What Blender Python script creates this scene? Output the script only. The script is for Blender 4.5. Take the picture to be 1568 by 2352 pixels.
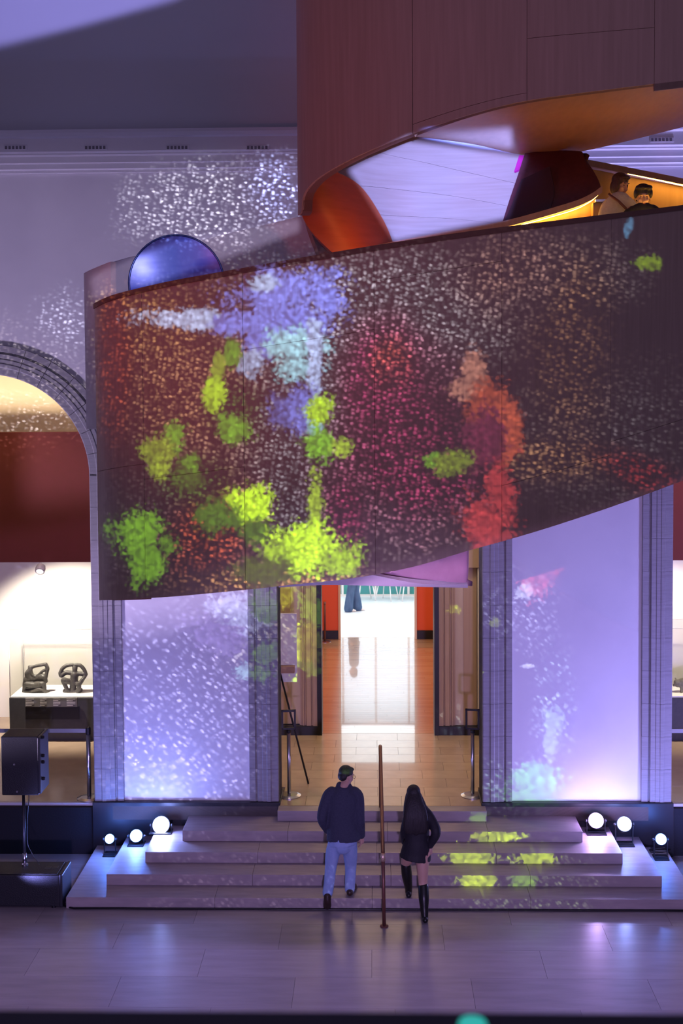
import bpy, bmesh, math, random
from mathutils import Vector, Matrix, Euler
random.seed(7)
for o in list(bpy.data.objects):
    bpy.data.objects.remove(o, do_unlink=True)
SC = bpy.context.scene
COL = SC.collection

# ---------------------------------------------------------------- camera
F, PPX, PPY, CAMH = 2900.0, 784.0, 1037.0, 6.4
YAW, PITCH, ROLL = math.radians(1.46), math.radians(-2.9), 0.0065
W_ = Vector((-math.sin(YAW)*math.cos(PITCH), math.cos(YAW)*math.cos(PITCH), math.sin(PITCH)))
_r = Vector((math.cos(YAW), math.sin(YAW), 0)); _u = _r.cross(W_)
R_ = _r*math.cos(ROLL) - _u*math.sin(ROLL)
U_ = _r*math.sin(ROLL) + _u*math.cos(ROLL)
C_ = Vector((0, 0, CAMH))
cam = bpy.data.cameras.new('camera'); camo = bpy.data.objects.new('camera', cam); COL.objects.link(camo)
m = Matrix((R_, U_, -W_)).transposed().to_4x4(); m.translation = C_
camo.matrix_world = m
cam.sensor_fit = 'VERTICAL'; cam.sensor_height = 36; cam.lens = 36*F/2352
cam.shift_x = 0; cam.shift_y = -(1176-PPY)/2352
cam.clip_end = 200
cam.dof.use_dof = True; cam.dof.focus_distance = 15.0; cam.dof.aperture_fstop = 3.2
SC.camera = camo

def at(x, y, Y=None, Z=None):
    """world point seen in direction (x, y) at depth Y or height Z"""
    d = W_ + R_*((x-PPX)/F) - U_*((y-PPY)/F)
    t = Y/d.y if Y is not None else (Z-CAMH)/d.z
    return C_ + d*t
def proj(p):
    v = Vector(p) - C_; z = v.dot(W_)
    return PPX + F*v.dot(R_)/z, PPY - F*v.dot(U_)/z

# ---------------------------------------------------------------- view, world
SC.view_settings.view_transform = 'Standard'; SC.view_settings.look = 'None'
SC.view_settings.exposure = 0.0; SC.view_settings.gamma = 1.0
SC.view_settings.use_curve_mapping = False
SC.cycles.max_bounces = 6; SC.cycles.diffuse_bounces = 3; SC.cycles.glossy_bounces = 3; SC.cycles.transparent_max_bounces = 10
SC.cycles.caustics_reflective = False; SC.cycles.caustics_refractive = False; SC.cycles.sample_clamp_indirect = 4.0
def lin(c):
    return tuple(((v/255)/12.92 if v/255 <= 0.04045 else ((v/255+0.055)/1.055)**2.4) for v in c)
wd = bpy.data.worlds.new('hall_ambience'); SC.world = wd; wd.use_nodes = True
wd.node_tree.nodes['Background'].inputs[0].default_value = (0.44, 0.40, 0.78, 1)
wd.node_tree.nodes['Background'].inputs[1].default_value = 0.14

# ---------------------------------------------------------------- lights
def light(name, kind, loc, target=None, color=(1,1,1), energy=100, size=0.1, angle=60, blend=0.3, sx=None, sy=None):
    l = bpy.data.lights.new(name, kind); o = bpy.data.objects.new(name, l); COL.objects.link(o)
    l.color = color; l.energy = energy; o.location = loc
    if kind in ('POINT', 'SPOT'): l.shadow_soft_size = size
    if kind == 'SPOT': l.spot_size = math.radians(angle); l.spot_blend = blend
    if kind == 'AREA':
        l.shape = 'RECTANGLE'; l.size = sx or size; l.size_y = sy or size
    if target is not None:
        o.rotation_euler = (Vector(target)-Vector(loc)).to_track_quat('-Z', 'Y').to_euler()
    return o

class S_:
    """tiny expression wrapper around node sockets"""
    def __init__(s, nt, sock): s.nt, s.k = nt, sock
    def _m(s, op, b=None, c=None):
        n = s.nt.nodes.new('ShaderNodeMath'); n.operation = op
        for i, v in enumerate((s, b, c)):
            if v is None: continue
            if isinstance(v, S_): s.nt.links.new(v.k, n.inputs[i])
            else: n.inputs[i].default_value = v
        return S_(s.nt, n.outputs[0])
    def __add__(s, b): return s._m('ADD', b)
    def __sub__(s, b): return s._m('SUBTRACT', b)
    def __mul__(s, b): return s._m('MULTIPLY', b)
    def __truediv__(s, b): return s._m('DIVIDE', b)
    def mx(s, b): return s._m('MAXIMUM', b)
    def mn(s, b): return s._m('MINIMUM', b)
    def step(s, a, b, lo=0.0, hi=1.0):
        n = s.nt.nodes.new('ShaderNodeMapRange'); n.interpolation_type = 'SMOOTHSTEP'
        s.nt.links.new(s.k, n.inputs[0])
        for i, v in enumerate((a, b, lo, hi)): n.inputs[i+1].default_value = v
        return S_(s.nt, n.outputs[0])

def light_uv(l):
    """projector coordinates: where a ray leaves the lens, as tangent of its angles"""
    l.data.use_nodes = True; nt = l.data.node_tree
    em = [n for n in nt.nodes if n.type == 'EMISSION'][0]
    tc = nt.nodes.new('ShaderNodeTexCoord')
    sp = nt.nodes.new('ShaderNodeSeparateXYZ'); nt.links.new(tc.outputs['Normal'], sp.inputs[0])
    X, Y, Z = (S_(nt, sp.outputs[i]) for i in range(3))
    return nt, em, X/Z*(-1.0), Y/Z*(-1.0)
def uv_of(l, p):
    mw = Matrix.LocRotScale(l.location, l.rotation_euler, None)
    q = mw.inverted() @ Vector(p)
    return q.x/-q.z, q.y/-q.z

def masked_spot(name, loc, target, color, energy, polygon, soft=0.004, angle=40, size=0.05):
    """an unseen added spot with its beam masked to a convex shape (world points, clockwise)"""
    dirs = [(Vector(p)-Vector(loc)).normalized() for p in polygon]
    mid = sum(dirs, Vector()).normalized(); half = max(math.degrees(mid.angle(d)) for d in dirs)
    l = light(name, 'SPOT', loc, Vector(loc)+mid*5, color, energy, size, min(150, 2*half*1.06+1.0), 0.0)
    nt, em, u, v = light_uv(l)
    pts = [uv_of(l, p) for p in polygon]
    cx = sum(p[0] for p in pts)/len(pts); cy = sum(p[1] for p in pts)/len(pts)
    mask = None
    for i in range(len(pts)):
        (x0, y0), (x1, y1) = pts[i], pts[(i+1) % len(pts)]
        nx, ny = -(y1-y0), (x1-x0); L = math.hypot(nx, ny); nx /= L; ny /= L
        if (cx-x0)*nx + (cy-y0)*ny < 0: nx, ny = -nx, -ny
        d = (u - x0)*nx + (v - y0)*ny
        k = d.step(-soft, soft)
        mask = k if mask is None else mask*k
    l.data.energy = energy/3; nt.links.new((mask*3.0).k, em.inputs['Strength'])
    return l

# depth of the near stair parapet along the picture, for aiming the projector
A_DEPTH = [(205,13.2), (330,12.35), (430,12.12), (560,11.95), (700,11.83), (860,11.8), (1000,11.86), (1152,12.05), (1280,12.3), (1402,12.6), (1568,13.1)]
def on_ribbon(x, y):
    d = A_DEPTH
    for (x0, y0), (x1, y1) in zip(d, d[1:]):
        if x <= x1: return at(x, y, y0+(y1-y0)*(x-x0)/(x1-x0))
    return at(x, y, 13.1)

# general room light: unseen washes and spots added to brighten stairs, steps and floor
light('hall_wash_r', 'AREA', (5.0, 1.0, 12.0), (0, 14, 6), (0.60, 0.50, 1.0), 100, sx=8, sy=4)
light('hall_wash_l', 'AREA', (-3.0, 2.0, 12.0), (0, 14, 6), (0.60, 0.48, 0.95), 80, sx=8, sy=4)
masked_spot('lower_flight_fill', (1.2, 5.0, 1.6), at(960, 1325, 13.7), (0.85, 0.52, 1.0), 2000, [at(690, 1330, 13.6), at(860, 1318, 13.6), at(1080, 1250, 13.6), at(1080, 1352, 13.6), at(690, 1352, 13.6)], 0.003, 30, 0.1)
light('red_wash', 'SPOT', (-7.5, 6.0, 5.5), (-0.5, 12.6, 8.2), (1.0, 0.10, 0.09), 500, 0.4, 42, 0.9)
masked_spot('front_wash', (0.5, -3.0, 3.4), (0.2, 14.6, 0.8), (0.58, 0.40, 1.0), 4600, [(-8, 12, 3.0), (8, 12, 6.2), (8, 12, -4), (-8, 12, -4)], 0.004, 60, 0.2)
masked_spot('floor_wash', (0.0, 8.0, 11.8), (0.0, 12.8, 0.0), (0.46, 0.34, 1.0), 2200, [(-7, 10, 0), (7, 10, 0), (7, 14.4, 0), (-7, 14.4, 0)], 0.02, 100, 0.3)
# unseen violet spots added at either side to brighten the end wall
masked_spot('wall_fill_l', (-8.0, 13.2, 0.6), (-3.4, 17.1, 4.6), (0.62, 0.50, 0.86), 2700, [(-10.4, 17, 2.5), (-10.4, 17, 9.55), (1.4, 17, 9.55), (1.4, 17, 3.5)], 0.012, 110, 0.3)
masked_spot('wall_fill_r', (8.0, 13.2, 0.6), (3.8, 17.1, 4.4), (0.36, 0.32, 1.0), 1800, [(1.0, 17, 0.3), (1.0, 17, 9.55), (10.4, 17, 9.55), (10.4, 17, 0.0)], 0.012, 110, 0.3)
light('lobe_fill', 'POINT', (0.1, 13.35, 7.75), None, (1.0, 0.26, 0.05), 11, 0.25)  # unseen point light added to warm the red lobe
# bright room beyond the corridor
light('far_room_ceiling', 'AREA', (0.1, 31.4, 4.1), (0.1, 31.4, 0), (0.85, 0.95, 1.0), 300, sx=6, sy=4.5)
light('corridor_lamps', 'AREA', (0.1, 25.0, 4.4), (0.1, 25.0, 0), (1.0, 0.74, 0.5), 120, sx=4, sy=5)
# warm vestibule and gallery lamps
light('vestibule_lamp_l', 'SPOT', (-1.9, 19.2, 6.8), (-0.9, 18.4, 0.7), (1.0, 0.70, 0.42), 230, 0.06, 64, 0.35)
light('vestibule_lamp_r', 'SPOT', (2.0, 19.2, 6.8), (1.1, 18.6, 0.7), (1.0, 0.68, 0.38), 230, 0.06, 64, 0.35)
light('vestibule_wash', 'AREA', (0.1, 18.6, 6.7), (0.1, 18.9, 0.7), (1.0, 0.80, 0.62), 60, sx=4, sy=1.5)
light('gallery_case_l', 'SPOT', (-5.6, 19.85, 3.4), (-5.2, 21.3, 1.6), (1.0, 0.88, 0.74), 520, 0.05, 110, 0.6)
light('gallery_lamp_l', 'SPOT', (-5.8, 18.6, 7.2), (-5.3, 20.0, 0.8), (1.0, 0.72, 0.42), 110, 0.1, 80, 0.6)
light('gallery_cove_l', 'AREA', (-6, 20.9, 6.0), (-6, 21.0, 7.4), (1.0, 0.72, 0.42), 60, sx=4, sy=0.6)
light('gallery_case_r', 'SPOT', (5.6, 19.85, 3.4), (5.0, 21.3, 1.6), (1.0, 0.86, 0.68), 230, 0.05, 110, 0.6)
light('gallery_lamp_r', 'SPOT', (5.8, 18.6, 7.2), (5.0, 20.0, 0.8), (1.0, 0.72, 0.45), 250, 0.1, 80, 0.6)
# unseen violet spots added to light patches of the staircase and cove
V_POLY = [at(800, 390, 14.9), at(935, 323, 14.9), at(1208, 360, 14.9), at(1166, 500, 14.9), at(903, 553, 14.9)]
masked_spot('shell_fill', (0.12, 0.1, 6.62), at(980, 440, 14.9), (0.26, 0.36, 1.0), 38000, V_POLY, 0.0012, 20)
B_POLY = [at(204, 640, 14.8), at(300, 594, 14.8), at(420, 546, 14.8), at(688, 500, 14.8), at(688, 596, 14.8), at(300, 672, 14.8), at(212, 704, 14.8)]
masked_spot('band_fill', (0.10, 0.05, 6.55), at(450, 600, 14.8), (0.62, 0.55, 0.85), 2600, B_POLY, 0.0012, 16)
S_POLY = [at(960, 308, 13.6), at(1168, 248, 13.0), at(1178, 349, 14.6), at(1080, 330, 14.8), at(935, 312, 14.8)]
masked_spot('soffit_fill', (0.10, 0.05, 6.55), at(1080, 300, 13.8), (0.12, 0.22, 1.0), 340000, S_POLY, 0.0015, 16)
C_POLY = [at(-60, -120, 16.4), at(470, -120, 16.4), at(418, 0, 16.4), at(215, 62, 16.4), at(-60, 176, 16.4)]
masked_spot('cove_fill', (-4.0, 6.0, 2.0), at(100, -20, 15.2), (0.36, 0.33, 1.0), 6500, C_POLY, 0.006)
light('cornice_wash', 'SPOT', (6.5, 15.2, 1.0), (3.9, 16.9, 9.4), (0.42, 0.38, 1.0), 5000, 0.1, 30, 0.5)
light('pier_wash_r', 'SPOT', (5.0, 15.2, 0.4), (3.0, 17.1, 2.4), (0.34, 0.31, 1.0), 220, 0.08, 90, 1.0)
light('pier_wash_l', 'SPOT', (-4.4, 14.9, 0.4), (-2.4, 17.1, 2.2), (0.32, 0.31, 1.0), 220, 0.08, 90, 1.0)

# ---- projectors: coloured dots and patches thrown across stairs, piers and wall
def projector(name, loc, target, energy, angle, blobs, areas, dots, frame, base, K=14):
    """blobs/areas: (world point, half-width m, half-height m, rotation, colour, gain)"""
    l = light(name, 'SPOT', loc, target, (1,1,1), energy*K, 0.012, angle, 0.05)
    nt, em, u, v = light_uv(l)
    cb = nt.nodes.new('ShaderNodeCombineXYZ'); nt.links.new(u.k, cb.inputs[0]); nt.links.new(v.k, cb.inputs[1])
    uv = cb.outputs[0]
    def noise(scale, detail=3, rough=0.6, off=0.0, sx=1.0, sy=1.0):
        mp = nt.nodes.new('ShaderNodeMapping'); mp.inputs['Location'].default_value = (off, off*0.7, 0); mp.inputs['Scale'].default_value = (sx, sy, 1)
        nt.links.new(uv, mp.inputs[0])
        t = nt.nodes.new('ShaderNodeTexNoise'); t.noise_dimensions = '2D'; t.inputs['Scale'].default_value = scale; t.inputs['Detail'].default_value = detail; t.inputs['Roughness'].default_value = rough
        nt.links.new(mp.outputs[0], t.inputs['Vector']); return S_(nt, t.outputs['Fac'])
    def mapped(p, hw, hh, rot):
        cu, cv = uv_of(l, p); D = (Vector(p)-Vector(loc)).length
        mp = nt.nodes.new('ShaderNodeMapping'); mp.vector_type = 'TEXTURE'
        mp.inputs['Location'].default_value = (cu, cv, 0); mp.inputs['Rotation'].default_value = (0, 0, rot); mp.inputs['Scale'].default_value = (hw/D, hh/D, 1)
        nt.links.new(uv, mp.inputs[0])
        ln = nt.nodes.new('ShaderNodeVectorMath'); ln.operation = 'LENGTH'; nt.links.new(mp.outputs[0], ln.inputs[0])
        return S_(nt, ln.outputs['Value'])
    def vm(op, a, b):
        n = nt.nodes.new('ShaderNodeVectorMath'); n.operation = op
        for i, q in enumerate((a, b)):
            if isinstance(q, tuple): n.inputs[i].default_value = q
            else: nt.links.new(q, n.inputs[i])
        return n.outputs[0]
    def scale(col, s):
        n = nt.nodes.new('ShaderNodeVectorMath'); n.operation = 'SCALE'
        if isinstance(col, tuple): n.inputs[0].default_value = col
        else: nt.links.new(col, n.inputs[0])
        nt.links.new(s.k, n.inputs[3]); return n.outputs[0]
    def mixc(a, b, f):
        n = nt.nodes.new('ShaderNodeMix'); n.data_type = 'RGBA'
        nt.links.new(f.k, n.inputs[0])
        for q, i in ((a, 6), (b, 7)):
            if isinstance(q, tuple): n.inputs[i].default_value = q+(1,)
            else: nt.links.new(q, n.inputs[i])
        return n.outputs[2]
    dsc, dsx, dsy, rot = dots
    # dot screen
    m0 = nt.nodes.new('ShaderNodeMapping'); m0.inputs['Rotation'].default_value = (0, 0, rot); nt.links.new(uv, m0.inputs[0])
    mp = nt.nodes.new('ShaderNodeMapping'); mp.inputs['Scale'].default_value = (dsx, dsy, 1); nt.links.new(m0.outputs[0], mp.inputs[0])
    vo = nt.nodes.new('ShaderNodeTexVoronoi'); vo.voronoi_dimensions = '2D'; vo.feature = 'F1'; vo.inputs['Scale'].default_value = dsc; vo.inputs['Randomness'].default_value = 0.8
    nt.links.new(mp.outputs[0], vo.inputs['Vector'])
    dd = S_(nt, vo.outputs['Distance'])
    sep = nt.nodes.new('ShaderNodeSeparateColor'); nt.links.new(vo.outputs['Color'], sep.inputs[0])
    rnd = S_(nt, sep.outputs[0])
    fine = noise(dsc*1.3, 2, 0.6, 3.1, dsx, dsy)
    dot = dd.step(0.50, 0.15)*(rnd*rnd*5.2+0.12)*fine.step(0.33, 0.58)
    edge = (noise(dsc*0.063, 3, 0.7, 1.7) - 0.5)*2.0 + (noise(dsc*0.7, 3, 0.75, 4.2)-0.5)*2.6
    grain = noise(dsc*0.5, 3, 0.65, 5.0).step(0.30, 0.70, 0.45, 1.45)
    hue = noise(dsc*0.024, 3, 0.55, 9.0)
    # colour of the loose dots: large soft areas over a base tone
    tone = base
    gain = None
    for p, hw, hh, ro, colr, gn in areas:
        msk = (mapped(p, hw, hh, ro) + (hue-0.5)*0.9).step(1.25, 0.35)
        tone = mixc(tone, colr, msk)
        gm = msk*gn
        gain = gm if gain is None else gain.mx(gm)
    total = scale(tone, dot*gain)
    glow = scale(tone, gain*0.018)
    total = vm('ADD', total, glow)
    for p, hw, hh, ro, colr, gn in blobs:
        msk = (mapped(p, hw, hh, ro) + edge).step(1.06, 0.95)
        total = mixc(total, scale(colr, (grain*0.9 + dot*0.32)*gn), msk)
    if frame:
        fr = None
        for i in range(len(frame)):
            (x0, y0), (x1, y1) = uv_of(l, frame[i]), uv_of(l, frame[(i+1) % len(frame)])
            cx = sum(uv_of(l, q)[0] for q in frame)/len(frame); cy = sum(uv_of(l, q)[1] for q in frame)/len(frame)
            nx, ny = -(y1-y0), (x1-x0); Ln = math.hypot(nx, ny); nx /= Ln; ny /= Ln
            if (cx-x0)*nx+(cy-y0)*ny < 0: nx, ny = -nx, -ny
            k = ((u-x0)*nx+(v-y0)*ny).step(-0.0015, 0.0015); fr = k if fr is None else fr*k
        total = scale(total, fr)
    nt.links.new(total, em.inputs['Color'])
    em.inputs['Strength'].default_value = 1.0/K
    return l
# colours are given as they look on the lit surface
GRN = (135,195,35); DGR = (78,105,38); YGR = (190,215,50); LIM = (205,245,35); BLU_ = (135,140,236); PALE = (200,212,252); CYA = (178,228,238); WHT = (215,225,245)
ORG = (222,98,60); RED = (220,70,70); BRN = (178,126,88); MAG = (165,55,92); GRY = (140,128,132); ORB = (210,150,90); SAL = (205,135,112)
R = on_ribbon
wl = lambda x, y: at(x, y, 17.06)
PX = 1/242.0
def B(x, y, w, h, rot, c, g, f=R):
    al = (0.40, 0.255, 0.195) if f is R else (0.29, 0.29, 0.29)
    return (f(x, y), w*PX*1.15, h*PX*1.15, math.radians(rot), tuple(a/b for a, b in zip(lin(c), al)), g)
blobs1 = [
  # pale blue cloak-like patch
  B(430,735,100,19,-3,PALE,1.2), B(552,745,50,28,0,BLU_,1.1), B(650,668,92,46,0,BLU_,1.15), B(606,652,36,18,0,PALE,1.0), B(742,680,56,30,-35,BLU_,1.1), B(650,742,88,42,0,BLU_,1.05), B(600,790,42,40,0,BLU_,1.0),
  B(680,800,56,32,0,CYA,1.0), B(690,842,52,26,0,CYA,0.8), B(580,832,26,28,0,PALE,0.7), B(722,840,16,80,0,PALE,0.9), B(655,945,36,30,0,BLU_,0.45), B(700,945,30,50,0,BLU_,0.7), B(724,985,18,36,0,CYA,0.8),
  # greens
  B(535,805,18,26,0,GRN,0.7), B(500,855,11,40,-8,YGR,0.6), B(494,905,20,28,0,LIM,0.9), B(538,990,32,28,0,GRN,0.8), B(398,1005,26,36,0,GRN,0.9), B(365,1035,34,32,-30,YGR,0.7), B(365,1080,24,20,0,YGR,0.9),
  B(440,1072,20,26,0,GRN,0.7), B(425,1100,30,26,0,GRN,0.35), B(735,945,24,30,-30,LIM,0.8), B(735,1018,34,30,0,GRN,0.9), B(785,1025,20,18,0,YGR,0.9),
  B(318,1228,58,46,0,GRN,1.3), B(345,1290,36,46,0,GRN,1.1), B(385,1250,26,24,0,GRN,0.7), B(572,1165,46,40,0,LIM,1.5), B(505,1190,46,30,0,GRN,0.45), B(590,1225,34,26,0,GRN,0.4),
  B(722,1165,15,60,0,YGR,0.8), B(705,1265,74,50,0,LIM,1.6), B(640,1275,30,24,0,LIM,1.0), B(780,1290,36,24,0,LIM,0.9), B(600,1320,50,30,0,YGR,0.25),
  # orange-red flame shape
  B(1087,850,22,30,0,SAL,1.0), B(1080,890,40,26,0,SAL,0.8), B(1130,940,40,50,-25,ORG,0.7), B(1165,1010,26,80,-8,ORG,0.95), B(1120,1030,40,60,0,MAG,0.5), B(1150,1120,28,60,8,RED,0.8),
  B(1120,1205,46,60,20,RED,0.95), B(1000,1058,22,16,0,GRN,0.7), B(1045,1060,40,22,10,YGR,0.4), B(1487,609,26,16,0,LIM,0.7), B(1447,525,6,16,-15,(120,185,235),0.9)]
areas1 = [
  B(640,1000,420,420,0,GRY,0.75), B(900,720,330,150,0,GRY,1.10), B(1250,640,240,110,0,GRY,0.75), B(950,1180,180,120,0,GRY,0.85), B(1400,1000,220,200,0,GRY,0.45),
  B(400,860,210,260,0,BRN,0.75), B(330,720,170,90,-8,ORB,0.75), B(1320,780,110,220,0,BRN,0.34), B(1180,620,120,120,0,(170,125,112),0.65),
  B(880,900,90,140,0,MAG,0.65), B(900,850,45,60,0,ORG,0.5), B(950,1050,190,210,0,MAG,0.36), B(800,1200,60,110,0,MAG,0.75), B(480,1230,110,130,-30,ORG,0.60), B(620,1330,230,40,4,ORB,1.1),
  B(1300,1060,170,60,0,BRN,0.75), B(265,860,50,240,0,ORG,0.40), B(1480,1090,120,50,-20,RED,0.55), B(430,1110,110,60,0,DGR,0.8), B(540,940,70,60,0,DGR,0.6),
  # on the end wall
  B(470,480,340,150,0,(225,222,240),0.8,wl), B(640,440,110,120,0,(170,180,250),1.8,wl), B(150,740,120,130,40,(205,205,235),0.6,wl), B(40,900,260,220,0,(200,185,190),0.7,wl)]
fr1 = [at(60, 396, 17.06), at(1640, 396, 17.06), at(1640, 1400, 13.0), at(-40, 1345, 17.06), at(-60, 860, 17.06), at(130, 640, 17.06)]
projector('projector_high', (-1.2, 0.6, 7.3), at(760, 900, 12.5), 2900, 44, blobs1, areas1, (430.0, 0.58, 1.0, 0.13), None, (0.3,0.28,0.3), 24)
wv_ = lambda x, y: at(x, y, 20.4)
st_ = lambda x, y: at(x, y, 16.0)
def B2(x, y, w, h, rot, c, g, f=wl):
    al = 0.62 if f is wl else 0.33
    return (f(x, y), w/168, h/168, math.radians(rot), tuple(a/al for a in lin(c)), g)
vg = lambda x, y: at(x, y, 20.45)
blobs2 = [
  B2(540,1420,60,60,-25,PALE,0.9), B2(500,1460,70,40,-25,(160,140,215),0.5), B2(560,1540,24,20,0,CYA,0.8), B2(605,1385,32,32,0,GRN,0.8), B2(605,1500,30,26,0,GRN,0.7), B2(600,1545,34,20,0,GRN,0.9),
  B2(716,1390,36,60,0,GRN,1.0,vg), B2(655,1370,26,40,0,YGR,0.6,vg), B2(662,1485,40,52,0,LIM,0.9,vg), B2(715,1480,22,50,0,YGR,0.5,vg), B2(700,1540,40,16,0,GRN,0.6,vg), B2(1048,1402,22,10,0,LIM,0.35,vg), B2(1092,1282,14,16,0,YGR,0.5,vg),
  B2(1205,1358,24,16,35,WHT,0.7), B2(1212,1530,12,4,0,WHT,0.9), B2(1270,1660,20,28,0,CYA,0.6), B2(1262,1710,14,40,0,CYA,0.6), B2(1235,1795,58,32,0,(105,215,60),1.1), B2(1230,1825,76,26,0,(105,215,60),1.0), B2(1310,1830,40,16,0,CYA,0.5),
  B2(1095,1880,26,12,0,GRN,0.7,lambda x, y: at(x, y, 16.74)), B2(1150,1922,70,16,0,LIM,1.0,lambda x, y: at(x, y, 16.36)), B2(1085,1970,60,16,0,LIM,0.9,lambda x, y: at(x, y, 15.97)), B2(1225,1970,55,16,0,LIM,0.9,lambda x, y: at(x, y, 15.97)),
  B2(1095,2022,40,15,0,LIM,0.9,lambda x, y: at(x, y, 15.58)), B2(1200,2022,26,15,0,GRN,0.8,lambda x, y: at(x, y, 15.58))]
areas2 = [B2(400,1600,260,330,0,(185,180,240),0.55), B2(540,1430,120,120,0,(215,200,245),0.83), B2(360,1760,220,140,0,(195,185,245),0.74), B2(1190,1400,130,130,0,(190,195,240),0.32), B2(1270,1640,70,190,0,(185,215,240),0.37), B2(1180,1800,160,90,0,(185,215,220),0.55),
  B2(640,1450,140,150,0,(180,175,160),0.46), B2(620,1960,420,90,0,(150,135,160),0.23), B2(1180,1970,240,90,0,(150,175,130),0.42)]
fr2 = [at(120, 1340, 17.06), at(1400, 1230, 17.06), at(1420, 2090, 15.2), at(120, 2090, 15.2)]
projector('projector_low', (1.6, 4.0, 1.7), at(740, 1660, 17.0), 3600, 50, blobs2, areas2, (300.0, 0.45, 1.0, 0.8), fr2, (0.3,0.28,0.3), 8)

# ---------------------------------------------------------------- materials
MATS = {}
def mat(name, color, rough=0.6, metal=0.0, noise=None, bump=None, spec=0.5, emit=None, estr=0, trans=0, coat=0, ior=1.45, sss=0):
    """procedural material; noise=(scale(x,y,z), colour2, detail, lo, hi); bump=(scale xyz, strength)"""
    if name in MATS: return MATS[name]
    mt = bpy.data.materials.new(name); mt.use_nodes = True; nt = mt.node_tree
    b = nt.nodes['Principled BSDF']
    col = tuple(color)+(1,)
    b.inputs['Base Color'].default_value = col
    b.inputs['Roughness'].default_value = rough; b.inputs['Metallic'].default_value = metal
    b.inputs['Specular IOR Level'].default_value = spec
    b.inputs['Transmission Weight'].default_value = trans; b.inputs['IOR'].default_value = ior
    b.inputs['Coat Weight'].default_value = coat
    if emit: b.inputs['Emission Color'].default_value = tuple(emit)+(1,); b.inputs['Emission Strength'].default_value = estr
    if noise or bump:
        tc = nt.nodes.new('ShaderNodeTexCoord')
    def nz(scale, detail=4):
        mp = nt.nodes.new('ShaderNodeMapping'); mp.inputs['Scale'].default_value = scale
        nt.links.new(tc.outputs['Object'], mp.inputs[0])
        t = nt.nodes.new('ShaderNodeTexNoise'); t.inputs['Scale'].default_value = 1; t.inputs['Detail'].default_value = detail
        nt.links.new(mp.outputs[0], t.inputs['Vector']); return t
    if noise:
        sc, c2, det, lo, hi = noise
        t = nz(sc, det)
        r = nt.nodes.new('ShaderNodeMapRange'); r.inputs[1].default_value = lo; r.inputs[2].default_value = hi
        nt.links.new(t.outputs['Fac'], r.inputs[0])
        mx = nt.nodes.new('ShaderNodeMix'); mx.data_type = 'RGBA'
        mx.inputs[6].default_value = col; mx.inputs[7].default_value = tuple(c2)+(1,)
        nt.links.new(r.outputs[0], mx.inputs[0]); nt.links.new(mx.outputs[2], b.inputs['Base Color'])
    if bump:
        sc, st = bump
        t = nz(sc, 5); bp = nt.nodes.new('ShaderNodeBump'); bp.inputs['Strength'].default_value = st; bp.inputs['Distance'].default_value = 0.02
        nt.links.new(t.outputs['Fac'], bp.inputs['Height']); nt.links.new(bp.outputs[0], b.inputs['Normal'])
    MATS[name] = mt; return mt

M_PLASTER = mat('plaster_wall', (0.66,0.64,0.66), 0.8, noise=((1.2,1.2,1.2),(0.60,0.58,0.61),5,0.35,0.7), bump=((6,6,6),0.06))
M_CORNICE = mat('plaster_cornice', (0.66,0.64,0.66), 0.7, bump=((4,4,4),0.04))
M_COVE = mat('plaster_cove', (0.62,0.61,0.62), 0.9)
M_STONE = mat('grey_limestone', (0.29,0.275,0.29), 0.7, noise=((6,6,40),(0.23,0.22,0.23),6,0.3,0.7), bump=((10,10,60),0.1))
M_TRAV = mat('tan_travertine', (0.48,0.35,0.26), 0.55, noise=((30,30,0.8),(0.42,0.30,0.215),5,0.3,0.7))
M_TRAVP = mat('pale_travertine', (0.62,0.52,0.44), 0.6, noise=((5,5,2),(0.54,0.44,0.36),4,0.3,0.7))
M_BASE = mat('black_base', (0.012,0.013,0.018), 0.4)
M_BLACKCLOTH = mat('black_drape', (0.008,0.009,0.014), 0.8, bump=((40,40,40),0.2))
M_FLOOR = [mat('floor_stone_%d' % i, c, 0.27, noise=((1.5,9,9),c2,6,0.3,0.7), bump=((0.9,1.4,1),0.05), spec=0.55)
    for i, (c, c2) in enumerate([((0.33,0.29,0.30),(0.27,0.24,0.25)), ((0.30,0.265,0.28),(0.36,0.32,0.33)), ((0.36,0.315,0.32),(0.30,0.265,0.27))])]
M_STEP = mat('step_stone', (0.36,0.30,0.31), 0.5, noise=((3,14,14),(0.28,0.24,0.25),6,0.3,0.7), bump=((1,3,1),0.04))
M_TILE = [mat('vestibule_tile_%d' % i, c, 0.26, noise=((4,4,4),c2,5,0.3,0.7), bump=((2,2,2),0.02), coat=0.5)
    for i, (c, c2) in enumerate([((0.50,0.37,0.26),(0.42,0.31,0.22)), ((0.46,0.34,0.24),(0.53,0.40,0.28)), ((0.54,0.40,0.28),(0.46,0.34,0.24))])]
M_GROUT = mat('grout', (0.10,0.08,0.075), 0.8)
M_PLANK = [mat('oak_plank_%d' % i, c, 0.25, noise=((2,30,30),c2,5,0.3,0.7), bump=((1,8,1),0.03), coat=0.8)
    for i, (c, c2) in enumerate([((0.50,0.30,0.15),(0.42,0.24,0.12)), ((0.46,0.27,0.13),(0.52,0.32,0.17)), ((0.55,0.34,0.18),(0.47,0.28,0.14))])]
M_WOOD = mat('fir_veneer', (0.42,0.27,0.21), 0.55, noise=((26,26,1.1),(0.36,0.23,0.175),6,0.3,0.7), bump=((50,50,2),0.05))
M_WOODCORE = mat('fir_core', (0.16,0.07,0.05), 0.7)
M_WOODINNER = mat('fir_inner', (0.52,0.32,0.13), 0.5, noise=((14,14,0.8),(0.45,0.27,0.10),5,0.3,0.7))
M_SHELL = mat('fir_shell', (0.40,0.27,0.24), 0.55, noise=((1.5,2,26),(0.34,0.22,0.19),5,0.3,0.7))
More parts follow.
